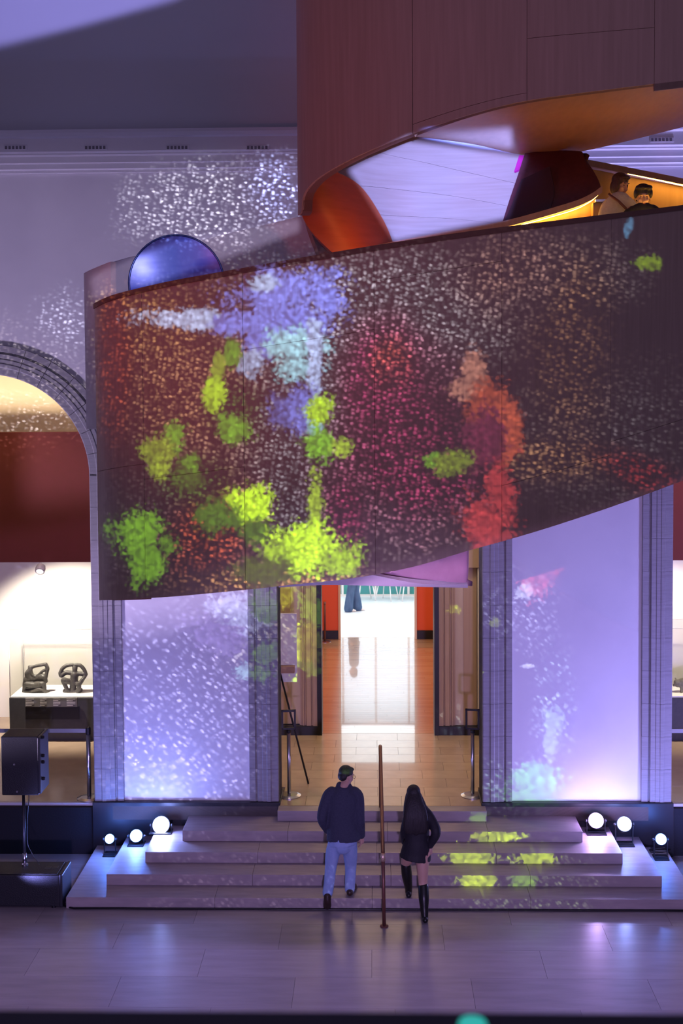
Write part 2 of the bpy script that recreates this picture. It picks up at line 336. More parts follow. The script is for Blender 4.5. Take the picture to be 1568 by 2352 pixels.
M_SOFFIT = mat('fir_soffit', (0.44,0.22,0.11), 0.5, noise=((14,4,14),(0.38,0.19,0.095),5,0.3,0.7))
M_LOBESHADE = mat('fir_lobe_shade', (0.44,0.10,0.045), 0.45, noise=((3,3,20),(0.36,0.08,0.035),5,0.3,0.7))
M_PODSHADE = mat('fir_pod_shade', (0.10,0.022,0.030), 0.5, noise=((20,20,20),(0.075,0.016,0.022),5,0.3,0.7))
M_LITBAND = mat('lit_band_pale', (0.76,0.69,0.72), 0.75, noise=((3,3,3),(0.71,0.65,0.67),4,0.3,0.7))
M_MAROON = mat('maroon_paint', (0.16,0.030,0.016), 0.7, noise=((8,8,8),(0.17,0.03,0.02),4,0.3,0.7))
M_REDWALL = mat('orange_red_paint', (0.80,0.13,0.05), 0.6)
M_WHITE = mat('white_paint', (0.80,0.76,0.70), 0.7)
M_CREAM = mat('cream_paint', (0.62,0.50,0.38), 0.8, noise=((2,2,2),(0.56,0.45,0.34),4,0.3,0.7))
M_BLACK = mat('black_metal', (0.012,0.012,0.014), 0.4, metal=0.2)
M_STEEL = mat('brushed_steel', (0.55,0.55,0.58), 0.28, metal=1.0)
M_BRONZE = mat('copper_rail', (0.17,0.07,0.055), 0.4, metal=0.4)
M_GLASS = mat('case_glass', (0.97,0.98,0.98), 0.02, trans=1.0, ior=1.12, spec=0.4)
_g = MATS['case_glass']; _nt = _g.node_tree; _nt.nodes.clear()
_o = _nt.nodes.new('ShaderNodeOutputMaterial'); _x = _nt.nodes.new('ShaderNodeMixShader'); _t = _nt.nodes.new('ShaderNodeBsdfTransparent'); _s = _nt.nodes.new('ShaderNodeBsdfGlossy')
_t.inputs[0].default_value = (0.985,0.99,0.985,1); _s.inputs['Roughness'].default_value = 0.05; _x.inputs[0].default_value = 0.025
_nt.links.new(_t.outputs[0], _x.inputs[1]); _nt.links.new(_s.outputs[0], _x.inputs[2]); _nt.links.new(_x.outputs[0], _o.inputs[0])
M_GLASSEDGE = mat('glass_edge', (0.55,0.56,0.54), 0.3)
M_CASE = mat('charcoal_case', (0.055,0.055,0.065), 0.6, noise=((20,20,20),(0.045,0.045,0.055),4,0.3,0.7))
M_CASEPANEL = mat('grey_label_panel', (0.16,0.155,0.155), 0.6)
M_CASERECESS = mat('dark_recess', (0.020,0.020,0.026), 0.7)
M_PRINT = mat('pale_print', (0.62,0.60,0.58), 0.7)
M_SCULPT = mat('dark_bronze_cast', (0.055,0.050,0.046), 0.45, noise=((30,30,30),(0.10,0.09,0.08),5,0.35,0.7), bump=((40,40,40),0.3))
M_STONEBEAST = mat('olive_stone_carving', (0.20,0.19,0.13), 0.6, noise=((30,30,30),(0.12,0.11,0.08),5,0.35,0.7), bump=((40,40,40),0.3))
M_MIRROR = mat('mirror_reflection', (0.22,0.32,1.0), 0.25, metal=0.1, noise=((1.1,1.1,4.5),(0.06,0.12,0.75),2,0.50,0.62))  # blue bands in the colour stand in for the reflected hall
M_SPEAKER = mat('speaker_black', (0.009,0.010,0.014), 0.55, bump=((90,90,90),0.25))
M_SPK_EDGE = mat('speaker_edge', (0.018,0.019,0.026), 0.4)
M_LED = mat('amber_led', (1,0.7,0.2), 0.5, emit=(1.0,0.52,0.09), estr=30)
M_VENT = mat('vent_dark', (0.16,0.15,0.17), 0.8)

# ---------------------------------------------------------------- mesh helpers
def link(o, parent=None):
    COL.objects.link(o)
    if parent is not None: o.parent = parent
    return o
def mesh(name, verts, faces, mt, parent=None, smooth=False):
    me = bpy.data.meshes.new(name); me.from_pydata([tuple(v) for v in verts], [], faces); me.update()
    bm = bmesh.new(); bm.from_mesh(me); bmesh.ops.recalc_face_normals(bm, faces=bm.faces); bm.to_mesh(me); bm.free()
    if mt: me.materials.append(mt)
    if smooth:
        for p in me.polygons: p.use_smooth = True
    return link(bpy.data.objects.new(name, me), parent)
def from_bm(name, bm, mt, parent=None, smooth=False):
    me = bpy.data.meshes.new(name); bmesh.ops.recalc_face_normals(bm, faces=bm.faces); bm.to_mesh(me); bm.free()
    if mt: me.materials.append(mt)
    if smooth:
        for p in me.polygons: p.use_smooth = True
    return link(bpy.data.objects.new(name, me), parent)
def tag(o, label=None, cat=None, group=None, kind=None):
    if label: o['label'] = label
    if cat: o['category'] = cat
    if group: o['group'] = group
    if kind: o['kind'] = kind
    return o
def empty(name, loc=(0,0,0)):
    o = bpy.data.objects.new(name, None); o.location = loc; o.empty_display_size = 0.1
    return link(o)
def bm_box(bm, a, b, bevel=0.0, mtx=None):
    c = [(a[i]+b[i])/2 for i in range(3)]; s = [abs(b[i]-a[i]) for i in range(3)]
    r = bmesh.ops.create_cube(bm, size=1.0, matrix=Matrix.LocRotScale(Vector(c), None, Vector(s)))
    vs = r['verts']
    if bevel:
        es = list({e for v in vs for e in v.link_edges})
        g = bmesh.ops.bevel(bm, geom=es, offset=bevel, segments=2, affect='EDGES', profile=0.5)
        vs = list({v for f in g['faces'] for v in f.verts} | {v for v in vs if v.is_valid})
    if mtx is not None: bmesh.ops.transform(bm, matrix=mtx, verts=[v for v in vs if v.is_valid])
    return vs
def box(name, a, b, mt, parent=None, bevel=0.0, mtx=None):
    bm = bmesh.new(); bm_box(bm, a, b, bevel)
    if mtx is not None: bmesh.ops.transform(bm, matrix=mtx, verts=bm.verts[:])
    return from_bm(name, bm, mt, parent)
def bm_tube(bm, pts, rad, seg=12, caps=True):
    """sweep: rad a number, or a list of numbers / (side, depth) pairs"""
    pts = [Vector(p) for p in pts]; n = len(pts)
    if not isinstance(rad, (list, tuple)): rad = [rad]*n
    rings = []
    t0 = (pts[1]-pts[0]).normalized()
    ref = Vector((1,0,0)) if abs(t0.x) < 0.9 else Vector((0,1,0))
    for i, p in enumerate(pts):
        t = (pts[min(i+1, n-1)] - pts[max(i-1, 0)]).normalized()
        s = (ref - t*ref.dot(t)).normalized(); d = t.cross(s)
        ref = s
        r = rad[i]; ra, rb = (r if isinstance(r, (list, tuple)) else (r, r))
        rings.append([bm.verts.new(p + s*(ra*math.cos(a)) + d*(rb*math.sin(a))) for a in [2*math.pi*k/seg for k in range(seg)]])
    for i in range(n-1):
        for k in range(seg):
            bm.faces.new((rings[i][k], rings[i][(k+1) % seg], rings[i+1][(k+1) % seg], rings[i+1][k]))
    if caps:
        bm.faces.new(rings[0][::-1]); bm.faces.new(rings[-1])
def tube(name, pts, rad, mt, parent=None, seg=12, smooth=True):
    bm = bmesh.new(); bm_tube(bm, pts, rad, seg); return from_bm(name, bm, mt, parent, smooth)
def bm_lathe(bm, prof, center=(0,0,0), seg=24, axis=None):
    """profile (r, z) revolved about z at center"""
    rings = []
    for r, z in prof:
        rings.append([bm.verts.new((center[0]+r*math.cos(2*math.pi*k/seg), center[1]+r*math.sin(2*math.pi*k/seg), center[2]+z)) for k in range(seg)])
    for i in range(len(prof)-1):
        for k in range(seg):
            bm.faces.new((rings[i][k], rings[i][(k+1) % seg], rings[i+1][(k+1) % seg], rings[i+1][k]))
    bm.faces.new(rings[0][::-1]); bm.faces.new(rings[-1])
def lathe(name, prof, center, mt, parent=None, seg=24, mtx=None, smooth=False):
    bm = bmesh.new(); bm_lathe(bm, prof, (0,0,0) if mtx is not None else center, seg)
    if mtx is not None: bmesh.ops.transform(bm, matrix=mtx, verts=bm.verts[:])
    return from_bm(name, bm, mt, parent, smooth)
def prism_x(name, prof, x0, x1, mt, parent=None):
    """(y, z) profile extruded along x"""
    n = len(prof)
    v = [(x0, y, z) for y, z in prof] + [(x1, y, z) for y, z in prof]
    f = [[i, (i+1) % n, n+(i+1) % n, n+i] for i in range(n)] + [list(range(n))[::-1], list(range(n, 2*n))]
    return mesh(name, v, f, mt, parent)
def clone(o, parent=None, loc=None):
    c = o.copy(); link(c); c.parent = parent
    if loc is not None: c.location = loc
    return c
def clone_tree(o, parent=None):
    c = clone(o, parent)
    for ch in list(o.children): clone_tree(ch, c)
    return c
def cr(pts, t):
    """Catmull-Rom through a list of tuples, t in 0..len-1"""
    n = len(pts); i = max(0, min(int(t), n-2)); f = t-i
    p = [pts[max(0, min(n-1, j))] for j in (i-1, i, i+1, i+2)]
    if i == 0: p[0] = tuple(2*a-b for a, b in zip(p[1], p[2]))
    if i == n-2: p[3] = tuple(2*a-b for a, b in zip(p[2], p[1]))
    return tuple(0.5*((2*b)+(-a+c)*f+(2*a-5*b+4*c-d)*f*f+(-a+3*b-3*c+d)*f**3) for a, b, c, d in zip(*p))
def interp(tr, x):
    if x <= tr[0][0]: return tr[0][1]
    for (x0, y0), (x1, y1) in zip(tr, tr[1:]):
        if x <= x1: return y0+(y1-y0)*(x-x0)/(x1-x0)
    return tr[-1][1]
def smooth_trace(tr, n=10):
    return [cr(tr, k/n) for k in range((len(tr)-1)*n+1)]
def thick_grid(name, front, back, mt, parent=None, smooth=True):
    """front/back: grids of points [i][j]; closed slab"""
    a, b = len(front), len(front[0])
    v = [p for r in front for p in r] + [p for r in back for p in r]; o = a*b
    f = []
    for i in range(a-1):
        for j in range(b-1):
            q = [i*b+j, i*b+j+1, (i+1)*b+j+1, (i+1)*b+j]
            f.append(q); f.append([o+k for k in q[::-1]])
    base = len(v); rimv = {}
    rim = [(i*b, (i+1)*b) for i in range(a-1)] + [((a-1)*b+j, (a-1)*b+j+1) for j in range(b-1)] \
        + [((i+1)*b+b-1, i*b+b-1) for i in range(a-1)] + [(j+1, j) for j in range(b-1)]
    nf = len(f)
    def rv(k):
        if k not in rimv: rimv[k] = len(v); v.append(Vector(v[k]))
        return rimv[k]
    for p, q in rim: f.append([rv(p), rv(o+p), rv(o+q), rv(q)])
    ob = mesh(name, v, f, mt, parent)
    if smooth:
        for i, pl in enumerate(ob.data.polygons): pl.use_smooth = i < nf
    return ob
def patch(name, rows, mt, parent=None, thick=0.05, nu=24, nv=16, u0=0, u1=1, v0=0, v1=1):
    """curved slab through control rows of (px, py, depth) points"""
    W = [[tuple(at(x, y, Y)) for x, y, Y in r] for r in rows]
    def pt(u, v):
        return Vector(cr([cr(r, u*(len(r)-1)) for r in W], v*(len(W)-1)))
    us = [u0+(u1-u0)*i/nu for i in range(nu+1)]; vs = [v0+(v1-v0)*j/nv for j in range(nv+1)]
    front = [[pt(u, v) for u in us] for v in vs]
    back = []
    for j, v in enumerate(vs):
        r = []
        for i, u in enumerate(us):
            e = 1e-3
            du = pt(min(u+e, 1), v)-pt(max(u-e, 0), v); dv = pt(u, min(v+e, 1))-pt(u, max(v-e, 0))
            nrm = du.cross(dv)
            if nrm.length < 1e-9: nrm = Vector((0,1,0))
            nrm.normalize()
            if nrm.dot(front[j][i]-C_) < 0: nrm = -nrm
            r.append(front[j][i]+nrm*thick)
        back.append(r)
    return thick_grid(name, front, back, mt, parent)
WORK = bpy.data.scenes.new('workbench')
JIG = bpy.data.objects.new('jig', bpy.data.meshes.new('jig')); WORK.collection.objects.link(JIG)
JIG_R = JIG.modifiers.new('r', 'REMESH'); JIG_R.mode = 'VOXEL'; JIG_S = JIG.modifiers.new('s', 'SMOOTH'); JIG_S.factor = 0.5
JIG_OLD = []
def fused(name, shapes, mt, parent=None, voxel=0.008, smooth_iter=4):
    """limbs and volumes grown together into one continuous skin"""
    bm = bmesh.new()
    for s in shapes:
        if s[0] == 'e':
            _, c, r = s[:3]; rot = Euler(s[3]) if len(s) > 3 else Euler((0,0,0))
            bmesh.ops.create_uvsphere(bm, u_segments=20, v_segments=14, radius=1.0, matrix=Matrix.LocRotScale(Vector(c), rot, Vector(r)))
        elif s[0] == 'b':
            bm_box(bm, s[1], s[2], 0.0)
        else:
            _, pts, rad = s[:3]
            n = len(pts)
            if n > 2 and not (len(s) > 3 and s[3] == 'raw'):
                k = 5; q = []; rr = []
                rl = [r if isinstance(r, (tuple, list)) else (r, r) for r in rad]
                for i in range((n-1)*k+1):
                    q.append(cr([tuple(p) for p in pts], i/k)); rr.append(cr([tuple(r) for r in rl], i/k))
                pts, rad = q, rr
            bm_tube(bm, pts, rad, 18)
            for p, r in ((pts[0], rad[0]), (pts[-1], rad[-1])):
                r = r if isinstance(r, (tuple, list)) else (r, r)
                if len(s) > 4 and s[4] == 'flat': continue
                m_ = min(r); bmesh.ops.create_uvsphere(bm, u_segments=14, v_segments=10, radius=1.0, matrix=Matrix.LocRotScale(Vector(p), None, Vector((m_, m_, m_))*0.98))
    bmesh.ops.recalc_face_normals(bm, faces=bm.faces)
    me = bpy.data.meshes.new(name); bm.to_mesh(me); bm.free()
    JIG.data = me; JIG_OLD.append(me); JIG_R.voxel_size = voxel; JIG_S.iterations = smooth_iter
    WORK.view_layers[0].update(); dg = WORK.view_layers[0].depsgraph
    nm = bpy.data.meshes.new_from_object(JIG.evaluated_get(dg))
    nm.name = name; nm.materials.clear(); nm.materials.append(mt)
    for p in nm.polygons: p.use_smooth = True
    return link(bpy.data.objects.new(name, nm), parent)

# ================================================================ STRUCTURE
YW = 17.06; WT = 0.5; LZ = 0.70          # wall face, wall thickness, landing level
OC = [-5.25, 0.07, 5.41]; HW = 1.39; SPR = 5.22; ZT = 9.42
# --- end wall with three arched openings
bm = bmesh.new()
def bq(*p): bm.faces.new([bm.verts.new((x, YW, z)) for x, z in p])
xs = [-10.5] + [v for c in OC for v in (c-HW, c+HW)] + [10.5]
for i in range(0, 8, 2):
    bq((xs[i], 0), (xs[i+1], 0), (xs[i+1], SPR), (xs[i], SPR)); bq((xs[i], SPR), (xs[i+1], SPR), (xs[i+1], ZT+0.5), (xs[i], ZT+0.5))
NA = 28
for c in OC:
    ar = [(c-HW*math.cos(math.pi*k/NA), SPR+HW*math.sin(math.pi*k/NA)) for k in range(NA+1)]
    for p, q in zip(ar, ar[1:]): bq(p, q, (q[0], ZT+0.5), (p[0], ZT+0.5))
bmesh.ops.remove_doubles(bm, verts=bm.verts[:], dist=1e-4)
g = bmesh.ops.extrude_face_region(bm, geom=bm.faces[:])
bmesh.ops.translate(bm, verts=[e for e in g['geom'] if isinstance(e, bmesh.types.BMVert)], vec=(0, WT, 0))
wall = tag(from_bm('wall_back', bm, M_PLASTER), kind='structure')
# --- moulded stone surround of each opening, block by block
PROF = [(0.0, WT), (0.0, -0.045), (0.012, -0.055), (0.10, -0.055), (0.112, -0.066), (0.155, -0.066), (0.167, -0.057), (0.215, -0.057), (0.225, -0.048),
        (0.262, -0.050), (0.285, -0.050), (0.295, -0.022), (0.312, -0.022), (0.322, -0.040), (0.402, -0.040), (0.410, 0.02), (0.05, 0.02), (0.05, WT)]
def jamb_block(h):
    n = len(PROF)
    v = [(x, y, z) for z in (0, h) for x, y in PROF]
    f = [[i, (i+1) % n, n+(i+1) % n, n+i] for i in range(n)] + [list(range(n))[::-1], list(range(n, 2*n))]
    return v, f
BH = 0.451
jb_proto = {}
for sgn in (1, -1):
    v, f = jamb_block(BH-0.003)
    o = mesh('stone_block', [(x*sgn, y, z) for x, y, z in v], f, M_STONE); jb_proto[sgn] = o.data; bpy.data.objects.remove(o)
for ci, c in enumerate(OC):
    for sgn in (-1, 1):
        x0 = c + sgn*HW
        z = 0.74
        while z < SPR-0.1:
            o = link(bpy.data.objects.new('stone_block', jb_proto[sgn]), wall); o.location = (x0, YW, z)
            z += BH
    ztop = z
    NV = 15
    for k in range(NV):
        a0 = math.pi*k/NV + 0.002; a1 = math.pi*(k+1)/NV - 0.002
        verts = []; sub = 4; n = len(PROF)
        for s in range(sub+1):
            a = a0+(a1-a0)*s/sub
            for x, y in PROF:
                r = HW + x
                verts.append((c - r*math.cos(a), YW+y, SPR + r*math.sin(a)))
        fs = []
        for s in range(sub):
            for i in range(n):
                fs.append([s*n+i, s*n+(i+1) % n, (s+1)*n+(i+1) % n, (s+1)*n+i])
        fs += [list(range(n))[::-1], list(range(sub*n, sub*n+n))]
        mesh('voussoir', verts, fs, M_STONE, wall)
# --- black base along the piers
for i, (a, b) in enumerate([(xs[0], xs[1]), (xs[2], xs[3]), (xs[4], xs[5]), (xs[6], xs[7])]):
    tag(box('baseboard_pier' if i else 'baseboard_left', (a-0.02, YW-0.10, 0), (b+0.02, YW+WT, 0.738), M_BASE, None, 0.006), kind='structure')
# --- cornice and cove
CY = YW
cor = [(CY+0.2, 9.30), (CY-0.05, 9.30), (CY-0.05, 9.335), (CY-0.10, 9.345), (CY-0.10, 9.41), (CY-0.14, 9.42), (CY-0.14, 9.50), (CY-0.20, 9.515), (CY-0.20, 9.53),
       (CY-0.24, 9.55), (CY-0.24, 9.72), (CY-0.30, 9.735), (CY-0.32, 9.78), (CY-0.32, 9.82), (CY+0.2, 9.86)]
tag(prism_x('trim_1', cor, -10.5, 10.5, M_CORNICE), kind='structure')
cove = []
for k in range(19):
    a = math.pi/2*k/18
    cove.append((CY-0.05 - 4.2*(1-math.cos(a)), 9.80 + 2.7*math.sin(a)))
cove += [(9.0, 12.5), (9.0, 12.7), (CY+0.3, 12.7), (CY+0.3, 9.80)]
o = tag(prism_x('ceiling', cove, -10.5, 10.5, M_COVE), kind='structure')
for p in o.data.polygons: p.use_smooth = abs(p.normal.x) < 0.5 and p.center.y < 17.1 and p.center.z < 12.49
# --- vents set in the cornice
vlab = ['slotted white vent in the cornice, leftmost of the row', 'slotted white vent in the cornice, second from the left edge',
        'slotted white vent in the cornice above the round blue mirror', 'slotted white vent in the cornice beside the upper ribbon of the staircase',
        'slotted white vent in the cornice at right above the two people on the stairs']
for i, px in enumerate((36, 220, 408, 592, 1520)):
    p = at(px, 339 if i < 4 else 321, CY-0.245)
    e = empty('vent_grille', (p.x, CY-0.238, p.z)); tag(e, vlab[i], 'vent', 'cornice vents')
    box('vent_frame', (-0.155, -0.012, -0.03), (0.155, 0.004, 0.03), M_CORNICE, e, 0.003)
    for k in range(6):
        box('vent_slot', (-0.142+k*0.048, -0.016, -0.02), (-0.142+k*0.048+0.030, -0.010, 0.02), M_VENT, e)
# --- hall floor of large slabs
fl = tag(box('floor', (-10.5, -4.0, -0.12), (10.5, YW+0.2, -0.012), M_GROUT), kind='structure')
rows = [10.0]
while rows[-1] < 16.9: rows.append(rows[-1]+0.68)
for j, y in enumerate(rows):
    x = -8.0 + (j*0.83) % 1.9
    while x < 7.5:
        w = 1.9
        box('floor_slab', (x+0.0015, y+0.0015, -0.05), (x+w-0.0015, y+0.68-0.0015, 0.0), random.choice(M_FLOOR), fl)
        x += w
tag(box('floor_margin', (-10.5, -4.0, -0.05), (10.5, 9.998, 0.0), M_FLOOR[0]), kind='structure')
# --- pyramid of stone steps
st = empty('stone_steps', (0.05, 15.2, 0))
tag(st, 'broad flight of low grey stone steps stepping in towards the doorway', 'steps')
RZ = 0.14
SY = [15.19, 15.575, 15.965, 16.36]
SL = [at(150, 2063, Z=RZ).x, at(243, 2010, Z=2*RZ).x, at(333, 1957, Z=3*RZ).x, at(418, 1909, Z=4*RZ).x]
SR = [-SL[0]+0.10, at(1518, 2009, Z=2*RZ).x, at(1428, 1957, Z=3*RZ).x, at(1337, 1909, Z=4*RZ).x]
for k in range(4):
    y1 = YW-0.101
    cuts = [SL[k]] + [SL[k] + (SR[k]-SL[k])*(q + (0.06 if k % 2 else -0.05))/4 for q in (1, 2, 3)] + [SR[k]]
    for q in range(4):
        a, b = cuts[q], cuts[q+1]
        o = box('step_slab', (a+0.001, SY[k], k*RZ+0.0005), (b-0.001, y1, (k+1)*RZ), M_STEP, None, 0.004)
        o.parent = st; o.location = -Vector(st.location)
lx0, lx1 = at(637, 1862, Z=LZ).x, at(1117, 1862, Z=LZ).x
for q in range(3):
    a = lx0+(lx1-lx0)*q/3; b = lx0+(lx1-lx0)*(q+1)/3
    o = box('landing_slab', (a+0.001, 16.74, 4*RZ+0.0005), (b-0.001, YW-0.102, LZ), M_STEP, None, 0.004)
    o.parent = st; o.location = -Vector(st.location)
# --- vestibule floor tiles behind the opening
vf = tag(box('floor_vestibule', (-3.6, YW-0.10, 0.50), (3.7, 20.86, 0.688), M_GROUT), kind='structure')
y = YW-0.099; j = 0
while y < 20.5:
    x = -3.6 + (j % 2)*0.33
    while x < 3.6:
        w = 0.66
        inside = not (y < YW+WT+0.02 and (x < -1.34 or x+w > 1.48))
        if inside:
            box('floor_tile', (x+0.002, y+0.002, 0.60), (x+w-0.002, min(y+0.40, 20.56)-0.002, LZ), random.choice(M_TILE), vf)
        elif y < YW+WT and x < 1.48 and x+w > -1.34:
            a, b = max(x, -1.32), min(x+w, 1.46)
            if b-a > 0.05: box('floor_tile', (a+0.002, y+0.002, 0.60), (b-0.002, y+0.398, LZ), random.choice(M_TILE), vf)
        x += w
    y += 0.40; j += 1
# --- vestibule back wall with inner doorway
Y2 = 20.55
dxl, dxr = at(740, 1685, Z=LZ).x, at(997, 1685, Z=LZ).x
def X2(px): return at(px, 1600, Y2).x
DH = 3.6
wv = tag(box('wall_vestibule', (-3.6, Y2, LZ), (X2(690), Y2+0.3, 4.6), M_TRAVP), kind='structure')
box('wall_panel', (X2(1045), Y2, LZ), (3.7, Y2+0.3, 4.6), M_TRAVP, wv)
box('wall_panel', (X2(690), Y2, DH), (X2(1045), Y2+0.3, 4.6), M_TRAV, wv)
for a, b, mt_, d in ((600, 669, M_TRAV, 0.02), (1064, 1094, M_TRAV, 0.02), (1096, 1104, M_WHITE, 0.07), (1105, 1180, M_TRAV, 0.03)):
    box('wall_panel', (X2(a), Y2-d, LZ), (X2(b), Y2-0.001, 3.45), mt_, wv, 0.003)
box('lintel_panel', (-3.0, Y2-0.09, 3.46), (3.2, Y2-0.001, 4.6), M_TRAV, wv)
for a, b, s in ((X2(690), dxl-0.075, 1), (X2(1045), dxr+0.075, -1)):
    w = abs(b-a)
    pr = [(0, 0.3), (0, -0.03), (0.12, -0.03), (0.14, -0.06), (0.22, -0.06), (0.25, -0.035), (0.32, -0.035), (0.36, -0.075), (0.62, -0.075), (0.66, -0.05), (0.72, -0.05), (0.75, -0.09), (1.0, -0.09), (1.0, 0.3)]
    n = len(pr)
    v = [(a+s*w*x, Y2+y, z) for z in (LZ, DH+0.02) for x, y in pr]
    f = [[i, (i+1) % n, n+(i+1) % n, n+i] for i in range(n)] + [list(range(n))[::-1], list(range(n, 2*n))]
    mesh('door_casing', v, f, M_TRAV, wv)
for a, b in ((-3.5, dxl-0.06), (dxr+0.06, 3.6)):
    box('baseboard', (a, Y2-0.11, LZ), (b, Y2+0.02, LZ+0.14) if False else (b, Y2-0.002, LZ+0.15), M_BASE, wv, 0.004)
d1 = tag(box('door_1', (dxl-0.075, Y2-0.12, LZ), (dxl, Y2+0.32, DH), M_BLACK, None, 0.004), kind='structure')
box('door_frame', (dxr, Y2-0.12, LZ), (dxr+0.075, Y2+0.32, DH), M_BLACK, d1, 0.004)
box('door_frame', (dxl-0.075, Y2-0.12, DH-0.075), (dxr+0.075, Y2+0.32, DH), M_BLACK, d1, 0.004)
# vestibule sides and ceiling
tag(box('wall_vestibule_left', (-3.7, YW+WT, LZ), (-3.6, Y2+0.3, 5.0), M_TRAVP), kind='structure')
tag(box('wall_vestibule_right', (3.7, YW+WT, LZ), (3.8, Y2+0.3, 5.0), M_TRAVP), kind='structure')
tag(box('ceiling_vestibule', (-3.7, YW+WT, 6.9), (3.8, Y2+0.3, 7.0), M_WHITE), kind='structure')
# --- corridor: oak floor, red end wall, bright room beyond
Y3 = 28.38
cf = tag(box('floor_corridor', (-3.2, Y2+0.31, 0.5), (3.4, 34.6, LZ-0.02), M_GROUT), kind='structure')
y = Y2+0.02; j = 0
while y < Y3+0.2:
    x = -3.2 - (j*0.77 % 2.2)
    while x < 3.4:
        a, b = max(x, -3.2), min(x+2.2, 3.4)
        box('floor_plank', (a+0.001, y+0.001, LZ-0.03), (b-0.001, y+0.148, LZ), random.choice(M_PLANK), cf)
        x += 2.2
    y += 0.15; j += 1
M_FARFLOOR = mat('white_terrazzo', (0.82,0.83,0.84), 0.35, noise=((6,6,6),(0.76,0.77,0.79),4,0.3,0.7))
tag(box('floor_far_room', (-4, Y3+0.2, 0.55), (4.4, 34.6, LZ+0.001), M_FARFLOOR), kind='structure')
fxl, fxr = at(777, 1468, Y3).x, at(957, 1468, Y3).x
w3 = tag(box('wall_corridor_end', (-3.3, Y3, LZ), (fxl, Y3+0.2, 4.5), M_REDWALL), kind='structure')
box('wall_panel', (fxr, Y3, LZ), (3.5, Y3+0.2, 4.5), M_REDWALL, w3)
box('wall_panel', (fxl, Y3, 3.6), (fxr, Y3+0.2, 4.5), M_REDWALL, w3)
M_JAMB = mat('pale_oak_jamb', (0.70,0.52,0.36), 0.5)
box('door_jamb', (fxl, Y3-0.03, LZ), (fxl+0.05, Y3+0.23, 3.6), M_JAMB, w3, 0.004)
box('door_jamb', (fxr-0.05, Y3-0.03, LZ), (fxr, Y3+0.23, 3.6), M_WHITE, w3, 0.004)
box('baseboard', (-3.3, Y3-0.025, LZ), (fxl-0.002, Y3-0.001, LZ+0.20), M_BASE, w3, 0.003)
box('baseboard', (fxr+0.002, Y3-0.025, LZ), (3.5, Y3-0.001, LZ+0.20), M_BASE, w3, 0.003)
tag(box('wall_corridor_left', (-3.4, Y2+0.3, LZ), (-3.3, Y3+0.2, 4.5), M_REDWALL), kind='structure')
tag(box('wall_corridor_right', (3.5, Y2+0.3, LZ), (3.6, Y3+0.2, 4.5), M_REDWALL), kind='structure')
tag(box('ceiling_corridor', (-3.4, Y2+0.3, 4.5), (3.6, Y3+0.2, 4.6), M_WHITE), kind='structure')
Y4 = 34.3
M_TEAL = mat('teal_glazing', (0.06,0.30,0.28), 0.25)
wf = tag(box('wall_far', (-4, Y4, LZ), (4.4, Y4+0.1, 4.2), M_TEAL), kind='structure')
M_DAYLIGHT = mat('daylit_glazing', (0.8,0.9,0.95), 0.2, emit=(0.68,0.88,1.0), estr=1.0)
box('window_pane', (-4, Y4-0.03, 1.55), (4.4, Y4-0.001, 4.2), M_DAYLIGHT, wf)
for k in range(9):
    box('mullion', (-3.6+k*0.9, Y4-0.05, LZ), (-3.54+k*0.9, Y4-0.001, 4.2), M_WHITE, wf)
box('window_rail', (-4, Y4-0.06, LZ), (4.4, Y4-0.002, LZ+0.05), M_WHITE, wf)
tag(box('wall_far_left', (-4.1, Y3+0.2, LZ), (-4, Y4, 4.2), M_WHITE), kind='structure')
tag(box('wall_far_right', (4.4, Y3+0.2, LZ), (4.5, Y4, 4.2), M_WHITE), kind='structure')
# --- side galleries beyond the outer arches
def gallery(side, x0, x1):
    s = 'left' if side < 0 else 'right'
    tag(box('floor_gallery_'+s, (x0, YW+0.06, 0.0), (x1, 23.5, LZ), M_TILE[0] if side < 0 else M_TILE[1]), kind='structure')
    oc = OC[0] if side < 0 else OC[2]
    tag(box('reflection_strip_l' if side < 0 else 'reflection_strip_r', (oc-HW+0.02, YW+0.0, 0.66), (oc+HW-0.02, YW+0.058, LZ), M_PLASTER, None, 0.003), kind='structure')  # pale strip stands in for reflection along the floor edge
    dr = tag(box('wall_plinth_'+s, (oc-HW-0.6 if side < 0 else oc-HW+0.021, YW-0.06, 0), (oc+HW-0.021 if side < 0 else oc+HW+0.6, YW+0.058, 0.655), M_BLACKCLOTH, None, 0.004), kind='structure')
    bk = tag(box('wall_bulkhead_'+s, (x0, 20.02, 3.63), (x1, 20.22, 5.72), M_MAROON), kind='structure')
    tag(box('wall_gallery_'+s, (x0, 21.6, LZ), (x1, 21.7, 8.0), M_WHITE if side > 0 else M_WHITE), kind='structure')
    tag(box('ceiling_gallery_'+s, (x0, YW+WT, 7.4), (x1, 21.6, 7.5), M_CREAM), kind='structure')
    tag(box('ceiling_niche_'+s, (x0, 20.22, 3.70), (x1, 21.6, 3.78), M_WHITE), kind='structure')
    xe = x1 if side < 0 else x0
    tag(box('wall_partition_'+s, (xe-0.1, YW+WT, LZ) if side < 0 else (xe, YW+WT, LZ), (xe, 21.6, 7.4) if side < 0 else (xe+0.1, 21.6, 7.4), M_CREAM), kind='structure')
gallery(-1, -9.5, -3.705)
gallery(1, 3.805, 9.5)

